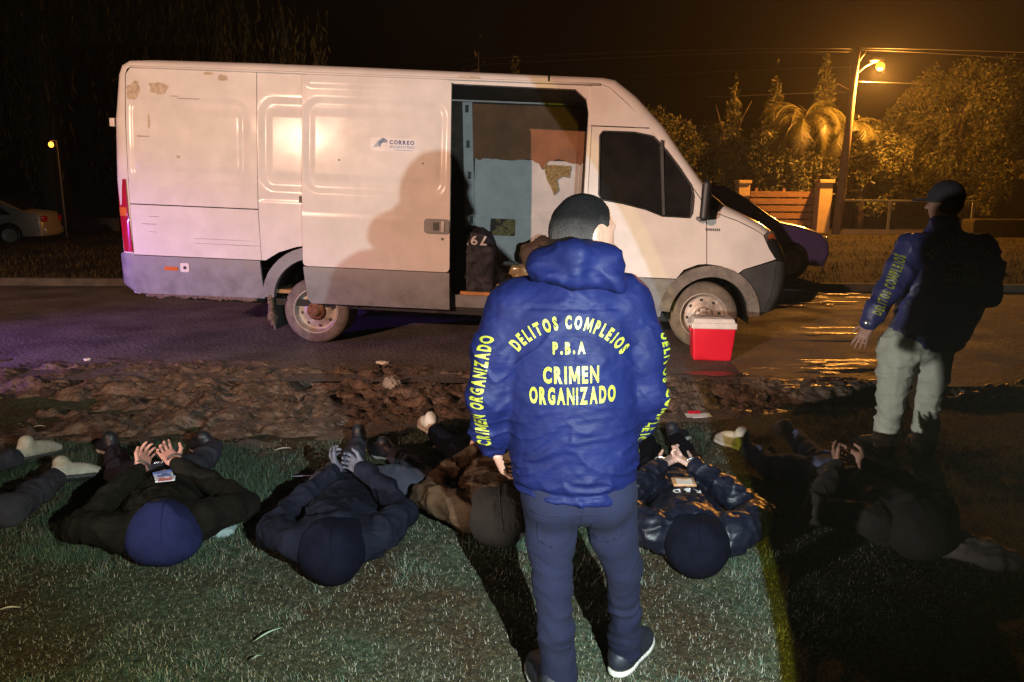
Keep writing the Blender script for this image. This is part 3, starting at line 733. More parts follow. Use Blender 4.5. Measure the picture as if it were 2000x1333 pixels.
MB().tube([(0, .2, .354), (0, VW-.2, .354)], .06, 10).build('axle', BLACKP, van, True)
body_box('chassis', (1.4, 1.0, .42), (3.0, .7, .05), BLACKP, van, .02)
mfp = MB(); mfp.box((-.46, .20, .32), (.012, .19, .17), ry=R(-6)); mfp.build('mud_flap', DGREY, van)
v, f = SDF().box((-.475, .03, .40), (.03, .05, .14), rd=.03).box((-.46, .03, .25), (.025, .04, .06), rd=.02, k=.05).mesh(.012)
v = v + .02*fbm(v*25, 3, 4)[:, None]; np_tris('caked_mud', v, f, DIRTMUD, van, smooth=True)
# mud caked under the rear cladding
pts = []
s = SDF()
rg = random.Random(3)
for i in range(26):
    x = -1.80 + i*.045; s.ell((x, .035, .452 + rg.uniform(-.012, .012)), (.045, .035, rg.uniform(.012, .034)), k=.02)
v, f = s.mesh(.012); v = v + .014*fbm(v*30, 3, 5)[:, None]; o = np_tris('caked_mud', v, f, DIRTMUD, van, smooth=True); o.rotation_euler = (0, VT, 0)
# --- far side, inner wall, floor
panel('far_side', [(-1.96, .47), (-1.97, 2.25), (-1.95, 2.74), (-1.9, 2.776), (2.86, 2.776), (2.95, 2.75), (3.39, 2.36), (3.84, 1.83), (4.12, 1.56), (4.52, 1.415), (4.78, 1.1), (4.70, .58), (4.55, .50), (4.5, .70), (4.35, .87), (4.135, .93), (3.9, .87), (3.75, .70), (3.70, .47), (.46, .47), (.40, .7), (.2, .88), (0, .93), (-.2, .88), (-.40, .7), (-.46, .47)], WHITE, van, res=.12, far=True)
YF = 1.92
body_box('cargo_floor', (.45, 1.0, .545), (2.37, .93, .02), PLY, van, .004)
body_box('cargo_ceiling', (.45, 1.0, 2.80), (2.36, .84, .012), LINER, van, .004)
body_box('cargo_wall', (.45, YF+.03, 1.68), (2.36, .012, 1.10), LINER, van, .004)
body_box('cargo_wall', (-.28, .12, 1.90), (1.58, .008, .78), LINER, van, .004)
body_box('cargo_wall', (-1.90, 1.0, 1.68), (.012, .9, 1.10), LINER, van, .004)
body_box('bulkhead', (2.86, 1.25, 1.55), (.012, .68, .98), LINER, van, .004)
x0, z0 = vb(925, 500, YF); x1, z1 = vb(1150, 318, YF)
lw = lambda x, z: -.012*sst(rrd(x, z, x0+.06, z0+.55, x0+1.9, z1-.05, .05), .03) - .008*sst(rrd(x, z, x0+.08, z0+.30, x0+1.9, z0+.52, .03), .02)
hx0, hz1 = vb(958, 427, YF); hx1, hz0 = vb(1006, 462, YF)
flat = lambda x, z: 0*np.asarray(x)
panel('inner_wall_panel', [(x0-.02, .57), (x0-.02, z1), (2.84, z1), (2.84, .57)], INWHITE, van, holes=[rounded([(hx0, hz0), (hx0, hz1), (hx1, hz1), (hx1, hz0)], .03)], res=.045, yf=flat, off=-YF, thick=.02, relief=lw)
panel('insulation', [(hx0-.03, hz0-.03), (hx0-.03, hz1+.03), (hx1+.03, hz1+.03), (hx1+.03, hz0-.03)], YELFOAM, van, res=.05, yf=flat, off=-YF-.016, relief=lambda x, z: .012*fbm(np.column_stack([x*14, z*14, 0*x]), 3, 2))
a = vb(903, 200, YF-.06); b = vb(922, 200, YF-.06); c = vb(928, 470, YF-.06); d = vb(909, 470, YF-.06)
panel('wall_rib', [a, b, c, d], INWHITE, van, res=.06, yf=flat, off=-YF+.06, thick=.06)
for q in ((912, 213), (914, 282), (917, 343), (921, 430)):
    rx, rz = vb(*q, YF-.06); MB().box((rx, YF-.062, rz), (.022, .003, .045), bev=.002).build('rib_slot', BLACKP, van, rot=(0, VT, 0))
a = vb(880, 170, YF-.1); b = vb(1150, 203, YF-.1)
panel('cant_rail', [(a[0]-.4, b[1]), (a[0]-.4, b[1]+.17), (2.84, b[1]+.17), (2.84, b[1])], INWHITE, van, res=.12, yf=flat, off=-YF+.08, thick=.08)
# torn upper lining
tx0, tz1 = vb(921, 203, YF); tx1, tz0 = vb(1146, 320, YF)
xt = np.linspace(2.80, tx0+.04, 70); jag = .05*fbm(np.column_stack([xt*3.1, 0*xt, 0*xt]), 3, 5) + .035*fbm(np.column_stack([xt*17, 0*xt, 0*xt]), 3, 6) - .10*np.exp(-((xt-2.33)/.05)**2)
tear = [(tx0, tz1), (2.84, tz1), (2.84, tz0+.02)] + [(float(x), float(tz0 + j)) for x, j in zip(xt, jag)] + [(tx0, tz0+.02)]
panel('wall_lining', tear, mat('brown_lining', (.30, .135, .065), .85, vscale=3, var=.35, col2=(.17, .085, .045)), van, res=.06, yf=flat, off=-YF+.012, thick=.008, relief=lambda x, z: .01*fbm(np.column_stack([x*4, z*4, 0*x]), 3, 2))
pts = [(1062, 322), (1116, 325), (1112, 348), (1098, 345), (1088, 352), (1092, 372), (1082, 382), (1076, 366), (1068, 352)]
panel('insulation', [vb(*p, YF) for p in pts], YELFOAM, van, res=.03, yf=flat, off=-YF+.02, thick=.015, relief=lambda x, z: .015*fbm(np.column_stack([x*20, z*20, 0*x]), 3, 7))
# cab seat backs seen through the opening
MB().box((3.05, 1.35, 1.45), (.09, .5, .42), ry=R(8), bev=.05).build('cab_seat', BLACKP, van, rot=(0, VT, 0))
# --- wear: chipped paint, scratches (each with its own outline)
CHIP = mat('bare_chipped_paint', (.44, .36, .27), .8, vscale=20, var=.3)
SCR = mat('scratch_dark', (.28, .25, .24), .7, vscale=20, var=.3)
def chip(cx, cz, rx, rz, sd, mate=CHIP, par=None, off=.0016, n=26, rot0=0):
    an = np.linspace(0, 2*np.pi, n, endpoint=False); r = 1 + .45*fbm(np.column_stack([np.cos(an)*1.9, np.sin(an)*1.9, 0*an]), 4, sd)
    sq = 1/np.maximum(np.abs(np.cos(an)), np.abs(np.sin(an)))**.6
    P = [(cx + rx*a*q*math.cos(t), cz + rz*a*q*math.sin(t)) for a, q, t in zip(r, sq, an)]
    rl = (lambda x, z: pr1(x, z) + dents(x, z)) if cx < -.6 else None
    return panel('paint_chip', P, mate, van, res=.03, off=off, thick=.001, relief=rl)
for a in ((-1.88, 2.53, .065, .075, 1), (-1.61, 2.57, .105, .055, 2), (-1.1, 2.735, .05, .015, 3), (-.95, 2.70, .05, .03, 4), (-1.72, 2.24, .013, .07, 5), (-1.42, 1.90, .018, .016, 6), (-1.85, 2.60, .03, .03, 7)): chip(*a)
for a in ((-1.78, 2.09, .07, .006, 11), (-1.32, 2.48, .12, .004, 12), (-1.45, 2.50, .04, .004, 15), (-1.75, 1.20, .09, .004, 13), (-1.7, 1.28, .06, .003, 14), (-.9, 1.02, .35, .003, 16), (-1.0, 1.07, .3, .0025, 17), (-1.72, 1.12, .05, .003, 18)): chip(*a, mate=SCR)
chip(1.55, 2.79, .12, .012, 8, CHIP, off=.03)
# --- sticker on the sliding door
STK = mat('sticker_film', (.55, .545, .56), .45, vscale=9, var=.1); INK = mat('sticker_blue_ink', (.035, .06, .22), .5); INK2 = mat('sticker_pale_blue', (.16, .26, .42), .5, vscale=30, var=.4)
yd = lambda x, z: float(yside(x, z)) - so - float(pr3(np.array([x]), np.array([z]))[0])
stk = panel('door_sticker', [(.585, 2.035), (.585, 2.165), (1.06, 2.165), (1.06, 2.035)], STK, door, res=.04, off=so+.0012, thick=.001, relief=pr3, rot=(0, 0, 0))
def dtext(s, cx, z0, h, mate, w=None, bold=.02, cond=.8, name='lettering'):
    V, F = lay(s, h, lambda c, dx, v: (cx+c+dx, yd(cx+c, z0)-.0032, z0+v), cond, bold, h*.16, w)
    return mk(name, V, F, mate, stk, False)
dtext('CORREO', .905, 2.105, .042, INK, .25, .04); dtext('ARGENTINO', .905, 2.068, .026, INK2, .25, .02); MB().box((.92, yd(.92, 2.05)-.002, 2.05), (.09, .0012, .003)).build('sticker_line', INK2, stk)
m = MB()
for i in range(5):
    a = np.linspace(.3, 2.6, 9) + i*.35; r = .014 + i*.009
    m.tube([(.735 + 1.25*r*math.cos(t), yd(.735, 2.11)-.003, 2.112 + r*math.sin(t)) for t in a], .003, 4)
m.build('sticker_emblem', INK, stk, False)
m = MB()
for i in range(6): m.tube([(.62+.008*i, yd(.62, 2.1)-.003, 2.075+.012*i), (.69+.004*i, yd(.66, 2.1)-.003, 2.085+.009*i)], .003, 4)
m.build('sticker_emblem', INK2, stk, False)
m = MB()
for i in range(8): m.box((4.02+.019*i, float(yside(4.02+.019*i, 1.4))-.0225, 1.395), (.0045, .0015, .013))
m.build('fender_badge', DGREY, van, rot=(0, VT, 0))
for zz in (1.93,):
    for xx in (.27, 1.12): MB().lathe([(0, -.012), (.008, -.010), (.01, 0)], 8, Matrix.Translation((xx, yd(xx, zz), zz))).build('rivet', CHROME, door, True)
# ================================================================ parked cars
def car(name, stn, W, loc, rz, paint, label, belt, sides, wheels, lights, cat='car'):
    """stn: silhouette stations (xo, zo, xi, zi, ry) from rear bottom over the roof to the front bottom"""
    o = empty(name, loc, rz); tag(o, label, cat)
    seg = 6; V = []; F = []; ncol = None
    def ys(z): return .03 + .16*np.clip((np.asarray(z)-belt)/.6, 0, 1)**1.2 + .05*np.clip((.5-np.asarray(z))/.3, 0, 1)
    rows = []
    for xo, zo, xi, zi, ry in stn:
        y0 = float(ys(zi)); row = []
        for k in range(seg+1):
            a = math.pi/2*k/seg; row.append((xi + (xo-xi)*math.sin(a), y0 + ry*(1-math.cos(a)), zi + (zo-zi)*math.sin(a)))
        c0 = y0+ry; L = math.hypot(xo-xi, zo-zi) or 1
        for k in range(1, 6):
            t = k/6; b = 4*t*(1-t)*.04; row.append((xo+(xo-xi)/L*b, c0+(W-2*c0)*t, zo+(zo-zi)/L*b))
        row += [(p[0], W-p[1], p[2]) for p in row[:seg+1][::-1]]; rows.append(row)
    ncol = len(rows[0])
    def strip(nm, i0, i1, m, mid=False, lift=0):
        v = [p for r in rows[i0:i1+1] for p in r]; f = []
        for i in range(i1-i0):
            for k in range(ncol-1):
                if mid and not (seg-1 <= k < ncol-seg): continue
                f.append((i*ncol+k, (i+1)*ncol+k, (i+1)*ncol+k+1, i*ncol+k+1))
        us = sorted({i for q in f for i in q}); ix = {u: i for i, u in enumerate(us)}
        return mk(nm, [(v[u][0], v[u][1], v[u][2]+lift) for u in us], [tuple(ix[i] for i in q) for q in f], m, o)
    strip('body', 0, len(rows)-1, paint)
    prof = [(s[2], s[3]) for s in stn]
    for far in (0, 1):
        P = list(prof); fl = []
        lo = min(p[1] for p in P)
        arch = []
        for wx in sorted(wheels, reverse=True):
            arch += [(wx + .34*math.cos(a), lo + .08 + .34*math.sin(a)*1.0) for a in np.radians(np.linspace(-12, 192, 14))]
        P = P + arch
        Q, f = flat_fill(P, (), .08); y = ys(Q[:, 1]); y = (W-y) if far else y
        mk('side', np.column_stack([Q[:, 0], y, Q[:, 1]]), [q if far else q[::-1] for q in f], paint, o)
        for pl in sides:
            Q, f = flat_fill(pl, (), .08); y = ys(Q[:, 1])-.012; y = (W-y) if far else y
            mk('window', np.column_stack([Q[:, 0], y, Q[:, 1]]), f, GLASSD, o)
        for wx in wheels:
            m = MB(); yy = W-.02 if far else .02; s = -1 if far else 1
            m.lathe([(0, .02*s), (.14, .03*s), (.19, 0), (.20, 0)], 20); w = m.build('wheel', STEEL, o, True, (wx, yy, .30))
            m = MB(); m.lathe([(.19, .01*s), (.21, -.005*s), (.27, 0), (.30, .03*s), (.302, .09*s), (.29, .17*s), (.2, .19*s)], 28); m.build('tyre', BLACKP, w, True)
            m = MB(); m.lathe([(.34, .0), (.34, .25*s), (0, .25*s)], 20); m.build('wheel_well', BLACKP, o, True, (wx, yy+.02*s, .34))
    for nm, i0, i1 in lights['glass']: strip(nm, i0, i1, GLASSD, True, .008)
    for nm, c, h, m in lights['boxes']:
        for yy in ((c[1], W-c[1]) if c[1] >= 0 else (W/2,)):
            MB().box((c[0], yy, c[2]), h, bev=min(h)*.4).build(nm, m, o, True)
    return o
BLUEP = mat('dark_blue_car_paint', (.075, .058, .19), .25, spec=.6, coat=.8, var=.1)
SILV = mat('silver_car_paint', (.34, .31, .28), .35, metal=.3, var=.1, coat=.4)
hatch = [(-.02, .25, .03, .25, .1), (-.06, .55, .02, .55, .2), (-.03, .95, .04, .93, .2), (.10, 1.35, .15, 1.30, .12), (.28, 1.56, .32, 1.48, .12), (.8, 1.64, .8, 1.56, .12), (1.6, 1.66, 1.6, 1.57, .12), (2.05, 1.60, 2.02, 1.52, .12), (2.45, 1.38, 2.40, 1.31, .1), (2.85, 1.10, 2.80, 1.04, .1), (3.02, 1.00, 2.98, .94, .15), (3.4, .93, 3.38, .86, .2), (3.75, .82, 3.68, .76, .3), (3.93, .66, 3.80, .64, .38), (3.99, .45, 3.84, .45, .4), (3.92, .24, 3.78, .24, .4)]
p = yp(1625, 500, 13.9)
bc = car('parked_hatchback', hatch, 1.70, (p.x-4.0, 13.55, .2), R(2), BLUEP, 'dark blue hatchback parked beyond the van, its nose past the van front', .95,
    [[(.25, 1.0), (.38, 1.43), (1.05, 1.50), (1.05, 1.0)], [(1.13, 1.0), (1.13, 1.50), (1.80, 1.48), (2.05, 1.36), (2.30, 1.05)]], (.75, 3.2),
    {'glass': [('windscreen', 7, 9), ('rear_window', 3, 4)], 'boxes': [('headlight', (3.74, .22, .68), (.12, .16, .07), CLEARL), ('fog_light', (3.92, .35, .40), (.05, .08, .04), CLEARL), ('grille', (3.95, -1, .58), (.04, .35, .06), BLACKP), ('roof_rail', (1.2, .24, 1.63), (.7, .015, .02), BLACKP), ('wing_mirror', (2.55, -.0, 1.07), (.06, .1, .07), BLACKP), ('number_plate', (3.99, -1, .42), (.012, .2, .05), CHROME), ('wiper', (2.95, .55, 1.04), (.10, .35, .012), BLACKP)]})
bc.scale = (1.07, 1.07, 1.07); bc.location.x -= .28
sedan = [(-.02, .28, .04, .28, .12), (-.08, .55, .03, .55, .22), (-.05, .85, .05, .82, .22), (.02, .98, .08, .92, .2), (.45, 1.02, .45, .95, .14), (.95, 1.28, .98, 1.20, .12), (1.30, 1.40, 1.32, 1.32, .12), (2.0, 1.44, 2.0, 1.36, .12), (2.5, 1.36, 2.48, 1.28, .12), (3.1, .98, 3.06, .92, .12), (3.7, .88, 3.68, .82, .2), (4.15, .72, 4.05, .70, .35), (4.25, .45, 4.1, .45, .35), (4.18, .26, 4.05, .26, .35)]
p = gp(70, 478, .2)
lc = car('parked_sedan', sedan, 1.68, (p.x-.35, p.y+1.9, .15), R(180+13), SILV, 'silver grey sedan parked on the dark verge at the far left', .85,
    [[(.75, .9), (1.1, 1.2), (1.32, 1.28), (1.75, 1.3), (1.75, .9)], [(1.82, .9), (1.82, 1.3), (2.3, 1.27), (2.85, .93)]], (.85, 3.35),
    {'glass': [('rear_window', 4, 6), ('windscreen', 8, 9)], 'boxes': [('tail_light', (-.01, .25, .78), (.07, .19, .09), REDL), ('number_plate', (-.075, -1, .62), (.012, .24, .06), CHROME), ('rear_bumper', (-.05, -1, .42), (.06, .72, .10), SILV), ('headlight', (4.05, .25, .66), (.1, .15, .07), CLEARL)]})
# ================================================================ cool box by the front wheel
CRED = mat('cool_box_red', (.62, .012, .035), .35, var=.06, coat=.2); CWHITE = mat('cool_box_white', (.72, .72, .72), .4, var=.06, col2=(.55, .53, .50))
p = gp(1395, 706, .105)
cool = empty('cool_box', (p.x, p.y+.16, .102), R(-6)); tag(cool, 'red cool box with a white lid standing by the front wheel of the van', 'cool box')
def taper(name, w0, d0, w1, d1, z0, z1, m, par, bev=.02):
    bm = bmesh.new(); bmesh.ops.create_cube(bm, size=2)
    for v in bm.verts:
        t = v.co.z > 0; v.co = Vector((v.co.x*(w1 if t else w0), v.co.y*(d1 if t else d0), z1 if t else z0))
    bmesh.ops.bevel(bm, geom=bm.edges[:], offset=bev, segments=3, profile=.6, affect='EDGES')
    me = bpy.data.meshes.new(name); bm.to_mesh(me); bm.free(); return link_obj(name, me, m, par, True)
taper('body', .185, .13, .212, .155, 0, .335, CRED, cool)
lid = taper('lid', .220, .162, .218, .160, .325, .385, CWHITE, cool, .012)
taper('lid_top', .208, .150, .190, .135, .38, .425, CWHITE, lid, .012)
taper('lid_recess', .12, .07, .12, .07, .424, .4275, mat('lid_grey', (.42, .36, .33), .5, var=.4, vscale=12), lid, .001)
MB().tube([(-.215, -.05, .33), (-.226, -.05, .36), (-.226, .05, .36), (-.215, .05, .33)], .008, 6).build('handle', CWHITE, cool, True)
for sx in (-1, 1): MB().box((sx*.20, 0, .30), (.022, .05, .018), bev=.006).build('handle_grip', CRED, cool, True)

# ================================================================ street lamp, wires
WOOD = mat('pole_wood', (.20, .15, .10), .85, vscale=6, var=.4, stretch=(6, 6, .6), bump=.4, bscale=20)
CABLE = mat('cable', (.05, .045, .04), .6)
b = yp(1632, 457, 29.6); t = yp(1675, 93, 29.6)
pole = empty('utility_pole', (b.x, 29.6, .15)); tag(pole, 'leaning wooden utility pole carrying a lit orange street lamp', 'utility pole')
L = lambda px, py, dy=0: tuple(yp(px, py, 29.6+dy) - Vector((b.x, 29.6, .15)))
MB().tube([(0, 0, 0), L(1655, 270), L(1675, 93)], [.17, .14, .11], 12).build('pole_shaft', WOOD, pole, True)
MB().tube([L(1664, 152), L(1690, 130), L(1706, 122)], [.035, .03, .03], 8).build('lamp_arm', STEEL, pole, True)
MB().tube([L(1665, 140), L(1692, 100)], .025, 6).build('stay_rod', STEEL, pole, True)
MB().tube([L(1668, 160), L(1695, 161)], .02, 6).build('bracket', STEEL, pole, True)
MB().tube([L(1663, 150), L(1657, 120), L(1663, 98)], .015, 6).build('riser_cable', CABLE, pole, True)
v, f = SDF().ell(L(1712, 118), (.30, .13, .10), k=.02).mesh(.03); np_tris('lamp_head', v, f, STEEL, pole, smooth=True)
v, f = SDF().ell(L(1719, 130), (.17, .13, .15), k=.02).mesh(.03); np_tris('lamp_bowl', v, f, emis('sodium_glow', (1.0, .26, .015), 5), pole, smooth=True)
for k in range(3): MB().lathe([(.0, .0), (.04, .0), (.05, .06), (.03, .1), (0, .1)], 8, Matrix.Translation(L(1674 - 1.2*k, 97+9*k)) @ Matrix.Rotation(R(90), 4, 'X')).build('insulator', CHROME, pole, True)
wl = [((1674, 96), (1300, 100), (900, 118), 10, 'topmost overhead cable running left from the pole head'), ((1672, 102), (1330, 108), (900, 130), 9, 'second overhead cable running left just under the topmost'), ((1664, 131), (1480, 137), (1230, 150), 6, 'overhead cable running left at the height of the lamp arm'), ((1663, 180), (1600, 182), (1380, 190), 3, 'lowest overhead cable running left through the palm'),
      ((1676, 94), (1850, 98), (2080, 106), -6, 'upper overhead cable running right from the pole head'), ((1676, 98), (1850, 106), (2080, 122), -4, 'lower overhead cable running right over the big tree'), ((1695, 161), (1760, 163), (1990, 170), 2, 'thin overhead cable running right below the lamp')]
for a, m_, c, dy, lab in wl:
    P0, P1, P2 = yp(*a, 29.6), yp(*m_, 29.6+dy*.4), yp(*c, 29.6+dy)
    pts = [P0*(1-u)*(1-2*u) + P1*4*u*(1-u) + P2*u*(2*u-1) for u in np.linspace(0, 1, 14)]
    tag(MB().tube(pts, .014, 5).build('overhead_wire', CABLE, None, True), lab, 'cable', 'overhead wires')
# ================================================================ gate pillars, fences, wall
PLAST = mat('yellow_plaster', (.48, .36, .17), .85, vscale=3, var=.15, bump=.1, bscale=30)
def pillar(pxl, pxr, pyt, pyb, Y, label, d=.55):
    a = yp(pxl, pyb, Y); c = yp(pxr, pyt, Y); o = empty('gate_pillar', ((a.x+c.x)/2, Y+d/2, min(a.z, .3))); tag(o, label, 'pillar')
    w = (c.x-a.x)/2; h = c.z-o.location.z
    MB().box((0, 0, h/2-.06), (w*.86, d/2, h/2-.06), bev=.02).build('shaft', PLAST, o); MB().box((0, 0, h-.06), (w, d/2+.08, .07), bev=.02).build('cap', PLAST, o)
    return o
pillar(1592, 1630, 352, 456, 31.0, 'yellow plastered gate pillar left of the utility pole')
pillar(1436, 1468, 353, 456, 31.6, 'pale gate pillar showing above the roof of the blue hatchback')
pillar(1632, 1650, 356, 457, 30.6, 'slim yellow gate post right behind the utility pole', .25)
PLANK = mat('fence_plank', (.22, .12, .055), .75, vscale=5, var=.35, stretch=(.6, 6, 6), bump=.2, bscale=20)
a = yp(1462, 380, 31.7); c = yp(1590, 440, 31.4)
fo = empty('plank_fence', ((a.x+c.x)/2, 31.5, .3)); tag(fo, 'brown wooden fence of wide horizontal planks between two gate pillars', 'fence')
for i, py in enumerate((380, 394, 408, 422, 436)):
    z = yp(1530, py, 31.5).z - .3; MB().box((0, 0, z), ((c.x-a.x)/2, .025, .115), bev=.008).build('plank', PLANK, fo)
for px in (1475, 1528, 1582): MB().box((yp(px, 400, 31.6).x-fo.location.x, .08, .9), (.06, .05, .9), bev=.008).build('post', PLANK, fo)
RAIL = mat('pale_rail_paint', (.36, .34, .20), .6, vscale=6, var=.2)
a = yp(1650, 392, 29.4); c = yp(1905, 391, 29.4)
rf = empty('wire_fence', ((a.x+c.x)/2, 29.4, .3)); tag(rf, 'low wire mesh fence with pale top rail right of the utility pole', 'fence')
zt = a.z-.3; hw = (c.x-a.x)/2
MB().box((0, 0, zt), (hw, .03, .035), bev=.006).build('top_rail', RAIL, rf)
MB().box((0, 0, .10), (hw, .05, .10), bev=.01).build('base', PLAST, rf)
for px in (1737, 1826, 1900): MB().box((yp(px, 420, 29.4).x-rf.location.x, .02, zt/2), (.045, .035, zt/2-.035), bev=.006).build('post', RAIL, rf)
m = MB(); n = 40
for i in range(n): x = -hw + 2*hw*(i+.5)/n; m.box((x, .02, zt/2+.08), (.004, .004, zt/2-.12))
for i in range(9): m.box((0, .03, .25+i*(zt-.3)/9), (hw, .004, .004))
tag(m.build('wire_mesh', CABLE, rf), kind='stuff')
a = yp(1905, 437, 28); o = MB().box((a.x+6, 28.5, .55), (6, .4, .42), bev=.1).build('earth_bank', VERGE); tag(o, kind='structure')
a = yp(140, 431, 28); c = yp(232, 447, 28); o = MB().box(((a.x+c.x)/2, 28, (a.z+c.z)/2), ((c.x-a.x)/2, .1, (a.z-c.z)/2+.1), bev=.01).build('low_wall', CONC); tag(o, 'low pale garden wall behind the silver sedan', 'wall')

# ================================================================ trees
BARK = mat('bark', (.09, .065, .045), .9, vscale=8, var=.4, stretch=(4, 4, .7), bump=.5, bscale=14)
LF = [mat('leaf_olive', (.065, .075, .016), .6, var=.3, vscale=3), mat('leaf_dark', (.028, .032, .012), .6, var=.3, vscale=3), mat('leaf_yellowish', (.10, .085, .018), .6, var=.3, vscale=3)]
def leaves(P, size, seed, droop=None, asp=.35):
    rg = np.random.default_rng(seed); n = len(P); s = size*(.6+.8*rg.random(n))
    d = rg.normal(size=(n, 3));
    if droop is not None: d = d*.8 + droop
    d /= np.linalg.norm(d, axis=1)[:, None]; q = np.cross(d, rg.normal(size=(n, 3))); q /= np.linalg.norm(q, axis=1)[:, None]
    a = P - d*s[:, None]*.5; e = P + d*s[:, None]*.5; l = P + q*s[:, None]*asp*.5; r = P - q*s[:, None]*asp*.5
    V = np.stack([a, l, e, r], 1).reshape(-1, 3); o = np.arange(n)*4
    T = np.stack([o, o+1, o+2, o+3], 1); mi = rg.integers(0, 3, n); return V, T, mi
def crown_points(c, r, n, seed, freq=1.1, thr=-.05, shape='ell'):
    rg = np.random.default_rng(seed); out = []; tot = 0
    while tot < n:
        p = rg.uniform(-1, 1, (n*3, 3))
        if shape == 'ell': k = (p**2).sum(1) < (1 + .35*vnoise(p*2.3, seed))**2*.85; k &= (p**2).sum(1) > .18
        else:
            rr = np.hypot(p[:, 0], p[:, 1]); tz = (p[:, 2]+1)/2; k = rr < (1-tz)**.8*(.62 + .38*np.abs(np.sin(tz*26 + 3*vnoise(p*3, seed))))
            k &= rr > .25*(1-tz)
        q = p*np.array(r) + np.array(c); k &= fbm(q*freq, 3, seed+3) > thr
        out.append(q[k]); tot += k.sum()
    return np.concatenate(out)[:n]
def tree(name, base, H, c, r, n, size, label, seed, group=None, shape='ell', droop=None, trunk=.18, thr=-.05, asp=.35, limbs=7, cat='tree'):
    o = empty(name, base); tag(o, label, cat, group); rg = random.Random(seed)
    m = MB(); top = (c[0], c[1], c[2] + (r[2]*.75 if shape != 'ell' else r[2]*.3))
    m.tube([(0, 0, -.1), (top[0]*.3, top[1]*.3, top[2]*.4), top], [trunk, trunk*.75, trunk*.2], 8)
    for i in range(limbs):
        t = rg.uniform(.3, .9); a = rg.uniform(0, 6.28); s = Vector((top[0]*t*.8, top[1]*t*.8, top[2]*t))
        e = Vector((c[0] + r[0]*.75*math.cos(a), c[1] + r[1]*.75*math.sin(a), c[2] + r[2]*rg.uniform(-.4, .6)))
        m.tube([s, (s+e)/2 + Vector((0, 0, .3)), e], [trunk*.45, trunk*.3, trunk*.1], 6)
    m.build('trunk', BARK, o, True)
    V, T, mi = leaves(crown_points(c, r, n, seed, thr=thr, shape=shape), size, seed, droop, asp)
    np_tris('crown', V, T, LF, o, midx=mi); return o
def at(px, Y, z=.4): q = yp(px, 420, Y); return (q.x, Y, z)
tree('leafy_tree', at(1850, 37), 9, (0, 0, 4.4), (3.5, 3.0, 3.9), 34000, .17, 'large bushy tree lit orange by the street lamp on the right', 21, droop=np.array([0, 0, -.5]), trunk=.28, thr=-.02)
tree('leafy_tree', at(1950, 40), 8, (1.2, 0, 4.2), (2.6, 2.6, 3.4), 9000, .19, 'dim leafy tree at the right edge behind the large bushy tree', 22, droop=np.array([0, 0, -.5]), trunk=.25, thr=0)
tree('conifer', at(1590, 37), 8, (0, 0, 4.2), (1.5, 1.5, 4.3), 7000, .24, 'tallest conifer with a bare spiky tip beside the utility pole', 23, 'conifers behind the fence', 'cone', np.array([0, 0, .5]), .14, -.2, .28)
tree('conifer', at(1421, 36), 7, (0, 0, 3.6), (1.2, 1.2, 3.5), 5000, .22, 'slim conifer standing alone between dark trees above the hatchback', 24, 'conifers behind the fence', 'cone', np.array([0, 0, .5]), .12, -.2, .28)
tree('conifer', at(1500, 37), 7, (0, 0, 3.9), (1.4, 1.4, 3.9), 6000, .23, 'conifer just left of the palm', 25, 'conifers behind the fence', 'cone', np.array([0, 0, .5]), .13, -.2, .28)
tree('conifer', at(935, 42), 8, (0, 0, 5.0), (1.6, 1.6, 5.2), 3500, .3, 'faint dark conifer top over the middle of the van roof', 26, 'conifers behind the van', 'cone', np.array([0, 0, .5]), .15, -.2, .3)
tree('conifer', at(1005, 43), 8, (0, 0, 4.8), (1.5, 1.5, 4.8), 3500, .3, 'faint dark conifer top right of centre over the van roof', 27, 'conifers behind the van', 'cone', np.array([0, 0, .5]), .15, -.2, .3)
for i, (px, Y, rx, rz, lab) in enumerate([(1285, 37, 2.2, 2.6, 'dark leafy tree right above the van windscreen'), (1370, 38, 2.2, 2.3, 'dark leafy tree between windscreen and slim conifer'), (1465, 39, 2.0, 2.0, 'dark rounded tree behind the conifer left of the palm'), (1655, 38, 2.2, 2.2, 'rounded leafy tree right behind the utility pole'), (1535, 33.6, 1.6, 1.6, 'low bushy tree under the palm fronds'), (1680, 34, 1.8, 2.2, 'bushy tree just right of the utility pole'), (1500, 34.3, 1.5, 2.0, 'bushy tree behind the plank fence left of the palm trunk'), (1568, 34.6, 1.5, 2.2, 'feathery tree wrapped around the palm trunk')]):
    tree('leafy_tree', at(px, Y), 5, (0, 0, .5+rz), (rx, 1.9, rz), 8000, .17, lab, 40+i, 'leafy trees behind the fence', droop=np.array([0, 0, -.3]), thr=-.05)
